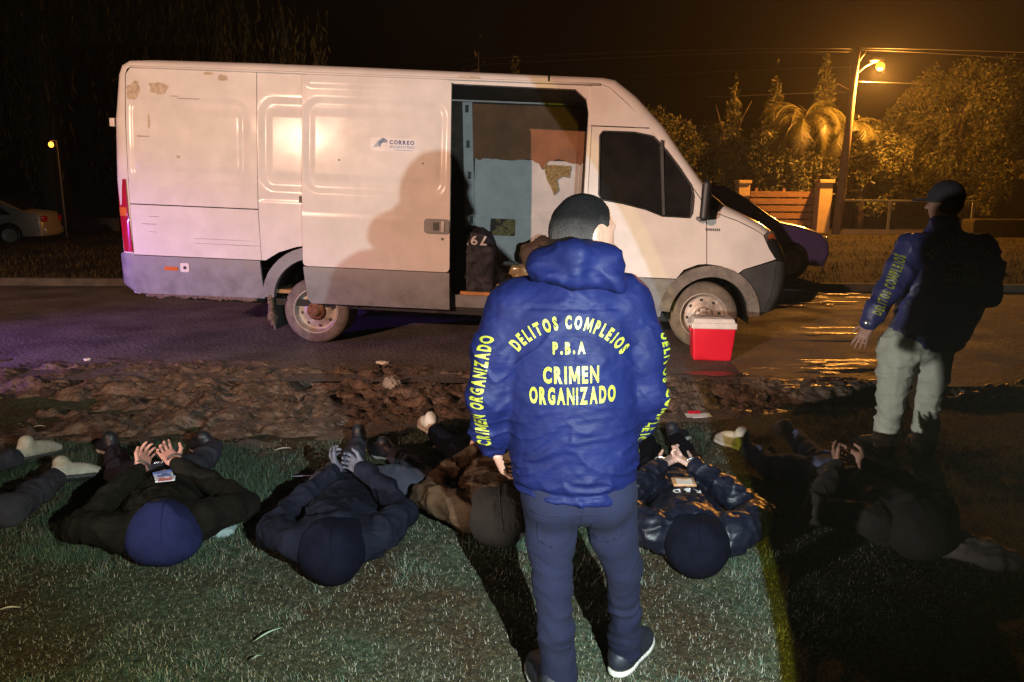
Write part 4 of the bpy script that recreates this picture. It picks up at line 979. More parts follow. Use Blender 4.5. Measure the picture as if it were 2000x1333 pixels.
# palm
PALM = [mat('palm_frond', (.065, .06, .017), .5, var=.25, vscale=4)]
def palm(base, h, n, fl, label, seed):
    o = empty('palm_tree', base); tag(o, label, 'palm'); rg = random.Random(seed)
    MB().tube([(0, 0, 0), (.05, 0, h*.5), (0, 0, h)], [.16, .12, .13], 10).build('trunk', BARK, o, True)
    for i in range(n):
        a = 2*math.pi*i/n + rg.uniform(-.2, .2); el = rg.uniform(-.1, 1.35); L_ = fl*rg.uniform(.8, 1.1)
        pts = []; p = Vector((0, 0, h)); d = el
        for k in range(9):
            pts.append(p.copy()); p = p + Vector((math.cos(a)*math.cos(d), math.sin(a)*math.cos(d), math.sin(d)))*L_/8; d -= .30
        m = MB(); m.tube(pts, [.025-.0025*k for k in range(9)], 5)
        for k in range(1, 33):
            u = k/33*8; j = int(u); q = pts[j].lerp(pts[min(j+1, 8)], u-j); t = (pts[min(j+1, 8)] - pts[j]).normalized() if j < 8 else t
            sd = t.cross(Vector((0, 0, 1))).normalized()
            for s in (-1, 1):
                ll = .55*math.sin(math.pi*(.12+.86*k/33))**.7; e = q + (sd*s*.75 + t*.55 + Vector((0, 0, -.35 + rg.uniform(-.15, .15))))*ll
                w = t*.022; m.add([q-w, q+w, e], [(0, 1, 2)])
        m.build('frond', PALM, o)
    return o
palm(at(1556, 33.2, .3), 4.6, 30, 2.3, 'tall palm with arching fronds lit orange left of the utility pole', 5)
palm(at(1640, 33.0, .3), 4.2, 20, 2.0, 'smaller palm with drooping fronds right behind the utility pole', 9)
# weeping willow on the left and a far lantern
o = empty('willow_tree', at(118, 30, .3)); tag(o, 'dark weeping willow with hanging strands at the upper left', 'tree')
MB().tube([(0, 0, -.2), (-.1, 0, 2.5), (-.25, 0, 6), (-.1, .2, 9)], [.55, .45, .4, .2], 12).build('trunk', BARK, o, True)
rg = np.random.default_rng(8); P = []
for i in range(420):
    a = rg.uniform(0, 6.28); rr = 8.5*math.sqrt(rg.random()); x, y = rr*math.cos(a)+2.4, .5*rr*math.sin(a)+1.5; zt_ = 12 - .55*rr + rg.normal()*.6; L_ = rg.uniform(2.5, 7.5)
    n = int(L_*6); t = np.arange(n)/n; P.append(np.column_stack([x + .15*np.sin(t*5+i) + rg.normal(size=n)*.04, y + rg.normal(size=n)*.05, np.maximum(zt_ - t*L_, .9)]))
V, T, mi = leaves(np.concatenate(P), .42, 9, np.array([0, 0, -3.0]), .14); np_tris('crown', V, T, LF, o, midx=mi)
q = yp(100, 283, 24.5)
o = empty('garden_lantern', (q.x, 24.5, .2)); tag(o, 'small lit lantern on a post above the silver sedan', 'lantern')
MB().tube([(0, .3, 0), (0, .3, q.z-.05), (0, 0, q.z-.08)], .03, 6).build('post', STEEL, o, True)
v, f = SDF().ell((0, 0, q.z-.2), (.075, .075, .09)).mesh(.02); np_tris('globe', v, f, emis('lantern_glow', (1.0, .30, .03), 6), o, smooth=True)
# ================================================================ people
SKIN = mat('skin', (.26, .14, .10), .5, vscale=12, var=.12, bump=.08, bscale=120, spec=.4)
SKIN2 = mat('skin_cold', (.36, .22, .18), .5, vscale=12, var=.15, bump=.08, bscale=120, spec=.4)
NAVY = mat('navy_nylon', (.0034, .0058, .038), .60, vscale=5, var=.15, bump=.14, bscale=22, stretch=(1, 1, 2.6), spec=.12, sheen=.0)
JEAN = mat('dark_denim', (.0052, .0064, .022), .9, vscale=14, var=.3, bump=.3, bscale=200, col2=(.006, .007, .019), sheen=.0, spec=.2)
KHAKI = mat('pale_khaki_cloth', (.30, .32, .27), .85, vscale=6, var=.15, bump=.2, bscale=120)
HAIR = mat('short_black_hair', (.010, .009, .009), .75, vscale=160, var=.6, bump=.9, bscale=420)
HAIRF = mat('shaved_hair', (.15, .13, .125), .8, vscale=260, var=.5, bump=.5, bscale=500)
YEL = mat('neon_lettering', (.20, .22, .016), .5, vscale=40, var=.1)
SHOEB = mat('dark_shoe_leather', (.010, .011, .018), .5, vscale=20, var=.3, bump=.15, bscale=60)
SOLEW = mat('pale_sole_rubber', (.42, .40, .37), .7, vscale=20, var=.25, bump=.2, bscale=40)
WHITESH = mat('dirty_white_shoe', (.45, .42, .38), .7, vscale=14, var=.2, col2=(.28, .23, .18), bump=.2, bscale=50)
def axes(d, n):
    d = Vector(d).normalized(); n = Vector(n); n = (n - d*n.dot(d)).normalized(); return d, n, d.cross(n)
def hand(s, w, d, n, side=1, curl=.5, sc=1.0, spread=.12):
    """palm, four unequal bent fingers and a thumb added to a body; w wrist, d finger direction, n palm side"""
    d, n, l = axes(d, n); w = Vector(w); B = np.array([list(d), list(l), list(n)]).T
    s.box(w + d*.052*sc, (.050*sc, .040*sc, .0155*sc), B, .014*sc, k=.012)
    for i, ln in enumerate((.072, .082, .076, .060)):
        off = (i-1.5)*.021*sc*side; p = w + d*.096*sc + l*off; a = spread*(i-1.5)*side; r = (.0092, .0095, .009, .008)[i]*sc
        dd = (d*math.cos(a) + l*math.sin(a)).normalized(); c = 0
        for j, fr in enumerate((.46, .31, .23)):
            c += curl*(.55, 1.0, .7)[j]*(1 + .12*(i-1)); q = p + (dd*math.cos(c) + n*math.sin(c))*ln*fr*sc
            s.cap(p, q, r*(1-.08*j), r*(1-.08*(j+1)), k=.006); p = q
    p = w + d*.022*sc - l*.036*sc*side + n*.004; t1 = (d*.62 - l*.62*side + n*.35).normalized(); q = p + t1*.045*sc
    s.cap(p, q, .0125*sc, .0105*sc, k=.012); t2 = (d*.9 - l*.25*side + n*.45).normalized(); s.cap(q, q + t2*.034*sc, .0105*sc, .0085*sc, k=.006)
def folds(amp, fx, fz, seed, f2=1.0):
    def g(V):
        P = V*np.array([fx, fx, fz]) + .25*np.column_stack([fbm(V*6, 2, seed+7), fbm(V*6, 2, seed+8), fbm(V*6, 2, seed+9)])*3
        r = np.clip(.5+.5*ridged(P, 2, seed), 0, 1)**3; q = np.clip(.5+.5*ridged(V*np.array([fz*.7, fx*1.2, fx]) + 5, 2, seed+20), 0, 1)**3
        return amp*1.9*(r-.3) + amp*1.3*(q-.3) + amp*.7*f2*fbm(V*7, 3, seed+3) + .0018*fbm(V*40, 2, seed+5)
    return g
def bvh_of(o):
    me = o.data; return BVHTree.FromPolygons([v.co.copy() for v in me.vertices], [tuple(p.vertices) for p in me.polygons])
def stamp(name, text, h, place, dirn, bv, parent, material=None, cond=.5, bold=.03, gap=.006, width=None, back=.5, lift=.003):
    """letters printed on a garment: every vertex dropped on to the cloth along dirn"""
    V, F = lay(text, h, place, cond, bold, gap, width); dv = Vector(dirn).normalized(); out = []; ok = []
    for p in V:
        p = Vector(p); hit = bv.ray_cast(p - dv*back, dv, back*2.5)
        ok.append(hit[0] is not None); out.append((hit[0] - dv*lift) if hit[0] is not None else p)
    wd = lay.words; objs = []
    for w in sorted(set(wd)):
        Fw = [f for f, k in zip(F, wd) if k == w and all(ok[i] for i in f)]
        if not Fw: continue
        us = sorted({i for f in Fw for i in f}); ix = {u: i for i, u in enumerate(us)}
        objs.append(mk(name, [out[u] for u in us], [[ix[i] for i in f] for f in Fw], material or YEL, parent, True))
    return objs
def shoe(parent, heel, toe, m, ms, up=(0, 0, 1), w=.046):
    heel, toe, up = Vector(heel), Vector(toe), Vector(up).normalized(); d = (toe-heel).normalized(); up = (up - d*up.dot(d)).normalized(); l = d.cross(up); B = np.array([list(d), list(l), list(up)]).T; L_ = (toe-heel).length
    s = SDF(); s.ell(heel + d*.03 + up*.05, (.065, w*.85, .055), B, k=.03); s.ell(toe - d*.065 + up*.035, (.095, w, .04), B, k=.05); s.ell(heel + d*L_*.42 + up*.055, (.11, w*.85, .05), B, k=.04); s.cap(heel + d*.035 + up*.06, heel + d*.03 + up*.11, .046, .044, .02)
    s.cut(-up, -(heel.dot(up)+.018)); V, Fq = s.mesh(.009); o = np_tris('shoe', V, Fq, m, parent, smooth=True)
    s = SDF(); s.ell(heel + d*.035 + up*.012, (.075, w*.95, .03), B, k=.02); s.ell(toe - d*.065 + up*.012, (.105, w*1.08, .03), B, k=.04); s.cap(heel + d*.05 + up*.012, toe - d*.08 + up*.012, .03, .035, .03)
    s.cut(-up, -(heel.dot(up))); s.cut(up, heel.dot(up)+.026); V, Fq = s.mesh(.009); np_tris('sole', V, Fq, ms, o, smooth=True)
    return o
def head(s, c, f, up, sc=1.0):
    """face: skull, jaw, brow, nose, lips, ears; f is where the nose points"""
    f, up, l = axes(f, up); c = Vector(c); B = np.array([list(f), list(l), list(up)]).T
    s.ell(c, (.100*sc, .079*sc, .108*sc), B, k=.02); s.ell(c + f*.028 - up*.055, (.066*sc, .058*sc, .070*sc), B, k=.04)
    s.ell(c + f*.062 - up*.098, (.024, .026, .018), B, k=.03); s.cap(c + f*.092 + up*.002, c + f*.118 - up*.040, .010, .0135, .014)
    s.ell(c + f*.082 + up*.024, (.016, .05, .010), B, k=.02); s.ell(c + f*.090 - up*.070, (.012, .024, .008), B, k=.012)
    for q in (-1, 1):
        s.sub(c + f*.094 + l*.031*q + up*.004, (.012, .016, .009), B, k=.012); s.ell(c + f*.078 + l*.031*q + up*.003, (.013, .013, .011), B, k=.006)
        s.ell(c - f*.006 + l*.080*q - up*.008, (.018, .009, .031), B, k=.008); s.sub(c + f*.002 + l*.090*q - up*.006, (.010, .006, .018), B, k=.006)
    return f, up, l, B
# ---------------------------------------------------------------- officer in the foreground
of1 = empty('person', (.2, 2.25, 0)); tag(of1, 'officer seen from behind in a blue nylon jacket with yellow back lettering and jeans', 'person')
def W1(o):  # parts are made in place coordinates
    if isinstance(o, list): return [W1(q) for q in o]
    o.location = (-.2, -2.25, 0); return o
hc = Vector((.212, 2.275, 1.592)); hf = Vector((.84, .54, -.05))
s = SDF(); hfwd, hup, hl, HB = head(s, hc, hf, (0, 0, 1), 1.03)
s.cap((.195, 2.285, 1.40), (.20, 2.28, 1.53), .062, .058, .03); s.cap((-.01, 2.29, 1.36), (.37, 2.29, 1.37), .055, .055, .03); s.ell((.18, 2.29, 1.15), (.13, .09, .25), k=.05)
LW, RW = (-.058, 2.325, .885), (.385, 2.45, .88)
s.chain([(-.01, 2.29, 1.36), (-.065, 2.27, 1.09), LW], [.05, .04, .027], .02); s.chain([(.37, 2.29, 1.37), (.42, 2.28, 1.08), RW], [.05, .04, .027], .02)
hand(s, LW, (.30, .45, -.85), (.9, .2, .2), 1, .55); hand(s, RW, (-.5, .7, -.5), (-.2, .3, .9), -1, .6)
W1(garment('body', s, SKIN, of1, .0055, it=1))
def fade_hair():
    m = bpy.data.materials.new('faded_short_hair'); m.use_nodes = True; t = m.node_tree; b = t.nodes['Principled BSDF']
    tc = t.nodes.new('ShaderNodeTexCoord'); sp = t.nodes.new('ShaderNodeSeparateXYZ'); t.links.new(tc.outputs['Object'], sp.inputs[0])
    n1 = t.nodes.new('ShaderNodeTexNoise'); n1.inputs['Scale'].default_value = 330; n1.inputs['Detail'].default_value = 3; t.links.new(tc.outputs['Object'], n1.inputs['Vector'])
    n2 = t.nodes.new('ShaderNodeTexNoise'); n2.inputs['Scale'].default_value = 26; t.links.new(tc.outputs['Object'], n2.inputs['Vector'])
    ma = t.nodes.new('ShaderNodeMath'); ma.operation = 'MULTIPLY_ADD'; ma.inputs[1].default_value = .05; t.links.new(n2.outputs['Fac'], ma.inputs[0]); t.links.new(sp.outputs['Z'], ma.inputs[2])
    mb = t.nodes.new('ShaderNodeMath'); mb.operation = 'MULTIPLY_ADD'; mb.inputs[1].default_value = .07; t.links.new(n1.outputs['Fac'], mb.inputs[0]); t.links.new(ma.outputs[0], mb.inputs[2])
    mr = t.nodes.new('ShaderNodeMapRange'); mr.inputs['From Min'].default_value = 1.595; mr.inputs['From Max'].default_value = 1.705; t.links.new(mb.outputs[0], mr.inputs[0])
    r = t.nodes.new('ShaderNodeValToRGB'); r.color_ramp.elements[0].color = (.065, .054, .05, 1); r.color_ramp.elements[1].color = (.004, .0035, .0035, 1); t.links.new(mr.outputs[0], r.inputs[0]); t.links.new(r.outputs[0], b.inputs['Base Color'])
    b.inputs['Roughness'].default_value = .8; b.inputs['Specular IOR Level'].default_value = .08
    bp = t.nodes.new('ShaderNodeBump'); bp.inputs['Strength'].default_value = .9; bp.inputs['Distance'].default_value = .01; t.links.new(n1.outputs['Fac'], bp.inputs['Height']); t.links.new(bp.outputs[0], b.inputs['Normal'])
    return m
s = SDF(); s.ell(hc + hup*.003 - hfwd*.003, (.1075, .086, .1155), HB, k=.01)
nn = (hfwd*.86 - hup*.50).normalized(); s.cut(nn, nn.dot(hc) + .022); s.cut((0, 0, -1), -(hc.z - .085))
for q in (-1, 1): s.sub(hc + hfwd*.012 + hl*.09*q - hup*.012, (.032, .04, .042), HB, k=.01)
W1(garment('hair', s, fade_hair(), of1, .005, lambda V: .0016*fbm(V*170, 2, 3) + .003*fbm(V*22, 2, 4)))
# jacket
s = SDF()
s.cap((.02, 2.275, 1.365), (.335, 2.285, 1.38), .088, .088, .05)
s.ell((.175, 2.27, 1.20), (.222, .150, .27), k=.06); s.ell((.195, 2.27, 1.00), (.212, .155, .24), k=.06); s.ell((.208, 2.27, .80), (.203, .158, .27), k=.06)
s.cap((.19, 2.28, 1.38), (.195, 2.27, 1.47), .11, .085, .05)
s.chain([(-.005, 2.28, 1.345), (-.045, 2.25, 1.22), (-.068, 2.235, 1.08), (-.066, 2.28, .97), (-.056, 2.325, .905)], [.086, .078, .066, .060, .050], .026)
s.chain([(.36, 2.29, 1.36), (.405, 2.28, 1.22), (.428, 2.275, 1.08), (.415, 2.35, .97), (.385, 2.43, .91)], [.086, .077, .064, .058, .050], .026)
s.cut((-.06, 0, -1), -(.772 + .06*.21))
def wr1(V):
    low = np.clip((1.22-V[:, 2])/.35, 0, 1); arm = np.clip((np.abs(V[:, 0]-.18)-.20)/.05, 0, 1)
    P = V.copy(); P = P + .04*np.column_stack([fbm(V*5, 2, 1), fbm(V*5, 2, 2), fbm(V*5, 2, 3)])
    sh = lambda r, p=2.2: np.clip(.5+.5*r, 0, 1)**p
    a = ridged(np.column_stack([P[:, 0]*4.5 + P[:, 2]*4.0, P[:, 1]*4, P[:, 2]*21 - P[:, 0]*5]), 2, 5)
    b = ridged(np.column_stack([P[:, 0]*11 + P[:, 2]*4, P[:, 1]*7, P[:, 2]*13 + P[:, 0]*9]), 2, 6)
    d = ridged(np.column_stack([P[:, 0]*5 - P[:, 2]*4, P[:, 1]*4, P[:, 2]*12 + P[:, 0]*10*np.sign(P[:, 0]-.18)]), 2, 15)
    c = fbm(V*5, 2, 8); hem = -.010*np.exp(-((V[:, 2]-.80)/.010)**2)
    seam = -.004*np.exp(-((V[:, 2]-1.375)/.006)**2)*np.clip((.15-np.abs(V[:, 0]-.18))/.03, 0, 1)
    return .015*low*(sh(a, 4) - .25) + .013*arm*(sh(b, 4) - .25) + .0015*c + .008*(sh(d, 4)-.25)*(1-arm) + (hem + seam)*(1-arm) + .0022*fbm(V*34, 2, 44)
jk1 = W1(garment('jacket', s, NAVY, of1, .006, wr1, 1)); bv = bvh_of(jk1)
# hood lying on the shoulders
s = SDF(); s.ell((.190, 2.190, 1.515), (.105, .078, .062), k=.03); s.ell((.165, 2.165, 1.468), (.118, .062, .034), np.array(Matrix.Rotation(R(10), 3, 'Y')), k=.035)
s.chain([(.085, 2.29, 1.465), (.088, 2.20, 1.500), (.18, 2.135, 1.535), (.275, 2.18, 1.515), (.305, 2.29, 1.455)], [.036, .040, .040, .042, .036], .03)
s.ell((.285, 2.165, 1.470), (.062, .048, .030), np.array(Matrix.Rotation(R(38), 3, 'Y')), k=.03); s.cap((.19, 2.105, 1.545), (.185, 2.11, 1.46), .012, .01, .03)
s.sub((.210, 2.295, 1.56), (.092, .092, .11), k=.02)
W1(garment('hood', s, NAVY, of1, .0065, lambda V: .012*(np.clip(.5+.5*ridged(np.column_stack([V[:, 0]*7+V[:, 2]*10, V[:, 1]*7, V[:, 2]*13-V[:, 0]*5]), 2, 4), 0, 1)**3 - .3) + .004*fbm(V*16, 2, 6), 1))
for x0, z0, ln in ((.19, 1.43, .06),): pass
def strap(name, pts, m, par, r=.0035, bvx=None): return W1(MB().tube(pts, r, 5).build(name, m, par, True))
Rr = .186; xc, zc = .170, 1.132
def arch(c, dx, v, xc=xc, zc=zc, Rr=Rr):
    a = c/Rr + .02; return (xc + (Rr+v)*math.sin(a) + dx*math.cos(a), 2.27, zc + (Rr+v)*math.cos(a) - dx*math.sin(a))
def line(xc, zb, sl=.03):
    return lambda c, dx, v: (xc + c + dx - sl*v, 2.27, zb + v + sl*(c+dx))
W1(stamp('back_lettering', 'DELITOS COMPLEJOS', .040, arch, (0, 1, 0), bv, of1, width=.355, bold=.05, gap=.006))
W1(stamp('back_lettering', 'P.B.A', .037, line(.168, 1.245), (0, 1, 0), bv, of1, width=.096, bold=.05))
W1(stamp('back_lettering', 'CRIMEN', .052, line(.176, 1.157), (0, 1, 0), bv, of1, width=.165, bold=.045, gap=.006))
W1(stamp('back_lettering', 'ORGANIZADO', .052, line(.183, 1.094), (0, 1, 0), bv, of1, width=.258, bold=.045, gap=.006))
def slv(c, dx, v):
    z = 1.105 + c + dx; x = np.interp(z, [.90, .98, 1.10, 1.22, 1.30], [-.060, -.066, -.078, -.060, -.042]); return (float(x) - v + .004, 2.25, z)
W1(stamp('sleeve_lettering', 'CRIMEN ORGANIZADO', .048, slv, (.15, 1, 0), bv, of1, width=.36, bold=.045, gap=.006))
def slv2(c, dx, v):
    z = 1.09 - c - dx; a = np.interp(z, [.86, .95, 1.10, 1.22, 1.30], [.400, .420, .440, .430, .420]); return (float(a) + .75*v, 2.27 + .66*v, z)
W1(stamp('sleeve_lettering', 'DELITOS COMPLEJOS', .046, slv2, (-.66, .75, 0), bv, of1, width=.40, bold=.045, gap=.006))
# jeans and shoes
s = SDF(); s.ell((.215, 2.275, .80), (.178, .135, .15), k=.05); s.ell((.14, 2.235, .755), (.10, .105, .11), k=.04); s.ell((.30, 2.24, .76), (.10, .105, .11), k=.04)
s.chain([(.135, 2.27, .74), (.132, 2.265, .60), (.142, 2.25, .43), (.152, 2.235, .28), (.166, 2.235, .13), (.17, 2.235, .06)], [.100, .080, .058, .057, .054, .058], .02)
s.chain([(.312, 2.28, .74), (.342, 2.30, .60), (.388, 2.335, .45), (.402, 2.385, .28), (.415, 2.42, .14), (.418, 2.43, .08)], [.100, .078, .057, .056, .054, .058], .02)
s.cut((0, 0, -1), -.035); s.cut((0, 0, 1), .90)
jn1 = W1(garment('jeans', s, JEAN, of1, .008, lambda V: (lambda w: .0075*w(V)*np.clip((.62-V[:, 2])/.2+.25, .2, 1))(lambda V: ridged(np.column_stack([V[:, 0]*5, V[:, 1]*5, V[:, 2]*19 + 4*fbm(V*5, 2, 4)]), 2, 12)) + .004*fbm(V*12, 3, 5), 2))
bvj1 = bvh_of(jn1)
def patch(name, poly, bvx, m, par, lift=.004, res=.012, dirn=(0, 1, 0), y0=1.2):
    P, f = flat_fill(poly, (), res); V = []
    for x, z in P:
        h = bvx.ray_cast(Vector((x, y0, z)), Vector(dirn)); V.append((h[0] - Vector(dirn)*lift) if h[0] else Vector((x, 2.2, z)))
    return mk(name, V, f, m, par, True)
for sx, nm in ((.135, 'back_pocket'), (.305, 'back_pocket')):
    W1(patch(nm, [(sx-.052, .70), (sx-.048, .625), (sx, .600), (sx+.048, .625), (sx+.052, .70)], bvj1, JEAN, jn1)).location = (0, 0, 0)
for x0, x1, z0, z1 in ((.222, .218, .775, .66), (.06, .40, .735, .735)):
    pts = []
    for t in np.linspace(0, 1, 14):
        h = bvj1.ray_cast(Vector((x0+(x1-x0)*t, 1.2, z0+(z1-z0)*t)), Vector((0, 1, 0)))
        if h[0]: pts.append(h[0])
    if len(pts) > 3: MB().tube(pts, .003, 5).build('seam', JEAN, jn1, True)
W1(shoe(of1, (.392, 2.40, .004), (.525, 2.60, .004), SHOEB, SOLEW, w=.05)); W1(shoe(of1, (.155, 2.185, .004), (.095, 2.44, .004), SHOEB, SOLEW, w=.05))
# ---------------------------------------------------------------- second officer walking off on the right
of2 = empty('person', (2.72, 4.75, 0)); tag(of2, 'officer in a dark cap and khaki trousers walking away on the right', 'person')
def W2(o):
    if isinstance(o, list): return [W2(q) for q in o]
    o.location = (-2.72, -4.75, 0); return o
hc2 = Vector((2.742, 4.77, 1.69)); s = SDF(); f2, u2, l2, B2 = head(s, hc2, (-.55, .83, -.05), (0, 0, 1))
s.cap((2.76, 4.77, 1.45), (2.75, 4.775, 1.62), .066, .062, .03); s.cap((2.55, 4.78, 1.40), (3.0, 4.78, 1.40), .06, .06, .03)
LW2 = (2.298, 4.69, .905); s.chain([(2.55, 4.78, 1.40), (2.41, 4.72, 1.13), LW2], [.05, .042, .028], .02); s.chain([(3.0, 4.78, 1.40), (3.07, 4.74, 1.12), (3.02, 4.95, .98)], [.05, .042, .028], .02)
hand(s, LW2, (-.42, -.05, -.9), (.5, .6, -.1), 1, .22); hand(s, (3.02, 4.95, .98), (-.4, .8, -.2), (-.3, .2, -.9), -1, .5); s.ell((2.77, 4.78, 1.15), (.16, .1, .25), k=.05)
W2(garment('body', s, SKIN, of2, .007, it=1))
s = SDF(); s.ell(hc2 + u2*.018, (.112, .094, .110), B2, k=.01); s.cut((0, 0, -1), -(hc2.z-.012)); cap2 = W2(garment('cap', s, mat('dark_cap_cloth', (.02, .02, .028), .85, bump=.2, bscale=80), of2, .008))
s = SDF(); s.ell(hc2 + f2*.135 + u2*.012, (.075, .075, .012), B2, k=.01); s.cut(-f2, -(f2.dot(hc2)+.085)); garment('cap_peak', s, cap2.data.materials[0], cap2, .007)
s = SDF(); s.ell(hc2 - u2*.015, (.104, .0835, .100), B2, k=.01); n2 = f2; s.cut(n2, n2.dot(hc2) + .005); s.cut((0, 0, -1), -(hc2.z-.085)); W2(garment('hair', s, HAIR, of2, .008))
NAVY2 = mat('dark_navy_nylon', (.020, .024, .095), .5, vscale=5, var=.12, bump=.15, bscale=9, spec=.5)
s = SDF(); s.cap((2.57, 4.77, 1.385), (2.99, 4.77, 1.385), .100, .100, .05); s.ell((2.785, 4.765, 1.18), (.265, .175, .31), k=.06); s.ell((2.765, 4.765, .98), (.26, .18, .26), k=.06); s.ell((2.72, 4.765, .84), (.25, .18, .17), k=.05)
s.cap((2.76, 4.78, 1.44), (2.75, 4.77, 1.535), .115, .088, .05)
s.chain([(2.555, 4.76, 1.375), (2.475, 4.735, 1.24), (2.405, 4.715, 1.11), (2.345, 4.705, 1.0), (2.30, 4.695, .915)], [.098, .088, .076, .066, .055], .03)
s.chain([(3.0, 4.76, 1.375), (3.05, 4.74, 1.25), (3.07, 4.74, 1.10), (3.04, 4.88, 1.0), (3.02, 4.94, .98)], [.098, .088, .078, .066, .056], .03); s.cut((0, 0, -1), -.735)
jk2 = W2(garment('jacket', s, NAVY2, of2, .011, folds(.008, 5, 11, 31), 2)); bv2 = bvh_of(jk2)
def slv3(c, dx, v):
    t = c+dx; return (2.392 + .345*t - .92*v + .022, 4.71, 1.155 + .93*t + .345*v)
W2(stamp('sleeve_lettering', 'DELITOS COMPLEJOS', .055, slv3, (.1, 1, 0), bv2, of2, width=.40, bold=.045, gap=.007))
def arch2(c, dx, v):
    a = c/.22; return (2.80 + (.22+v)*math.sin(a) + dx*math.cos(a), 4.77, 1.195 + (.22+v)*math.cos(a) - dx*math.sin(a))
W2(stamp('back_lettering', 'DELITOS COMPLEJOS', .045, arch2, (0, 1, 0), bv2, of2, width=.40, bold=.05, gap=.006))
W2(stamp('back_lettering', 'CRIMEN', .055, lambda c, dx, v: (2.805+c+dx, 4.77, 1.265+v), (0, 1, 0), bv2, of2, width=.18, bold=.045))
W2(stamp('back_lettering', 'ORGANIZADO', .055, lambda c, dx, v: (2.81+c+dx, 4.77, 1.19+v), (0, 1, 0), bv2, of2, width=.25, bold=.045))
s = SDF(); s.ell((2.665, 4.775, .78), (.225, .15, .16), k=.05); s.chain([(2.55, 4.765, .74), (2.525, 4.755, .56), (2.512, 4.74, .40), (2.515, 4.765, .22), (2.525, 4.785, .07)], [.128, .108, .088, .076, .076], .025)
s.chain([(2.78, 4.785, .74), (2.79, 4.785, .56), (2.79, 4.80, .40), (2.80, 4.80, .22), (2.805, 4.80, .07)], [.125, .104, .084, .074, .076], .025); s.cut((0, 0, -1), -.04); s.cut((0, 0, 1), .9)
W2(garment('trousers', s, KHAKI, of2, .011, folds(.012, 4, 13, 41), 2))
BOOT = mat('dark_boot', (.035, .026, .026), .6, bump=.2, bscale=60)
W2(shoe(of2, (2.53, 4.71, .004), (2.47, 4.98, .004), BOOT, BOOT, w=.052)); W2(shoe(of2, (2.80, 4.73, .004), (2.83, 5.0, .004), BOOT, BOOT, w=.052))
wt = MB().tube([tuple(Vector(LW2) + Vector((.004, 0, .012)) + Vector((math.cos(a)*.036, math.sin(a)*.036, -math.cos(a)*.016))) for a in np.linspace(0, 6.283, 15)], .011, 6, False).build('wrist_watch', BLACKP, None, True)
tag(wt, 'wrist watch on the left arm of the officer walking away', 'watch')
MB().lathe([(0, -.008), (.019, -.008), (.022, .006)], 16, Matrix.Translation(Vector(LW2) + Vector((-.028, -.032, .014)))).build('watch_case', CHROME, wt, True)

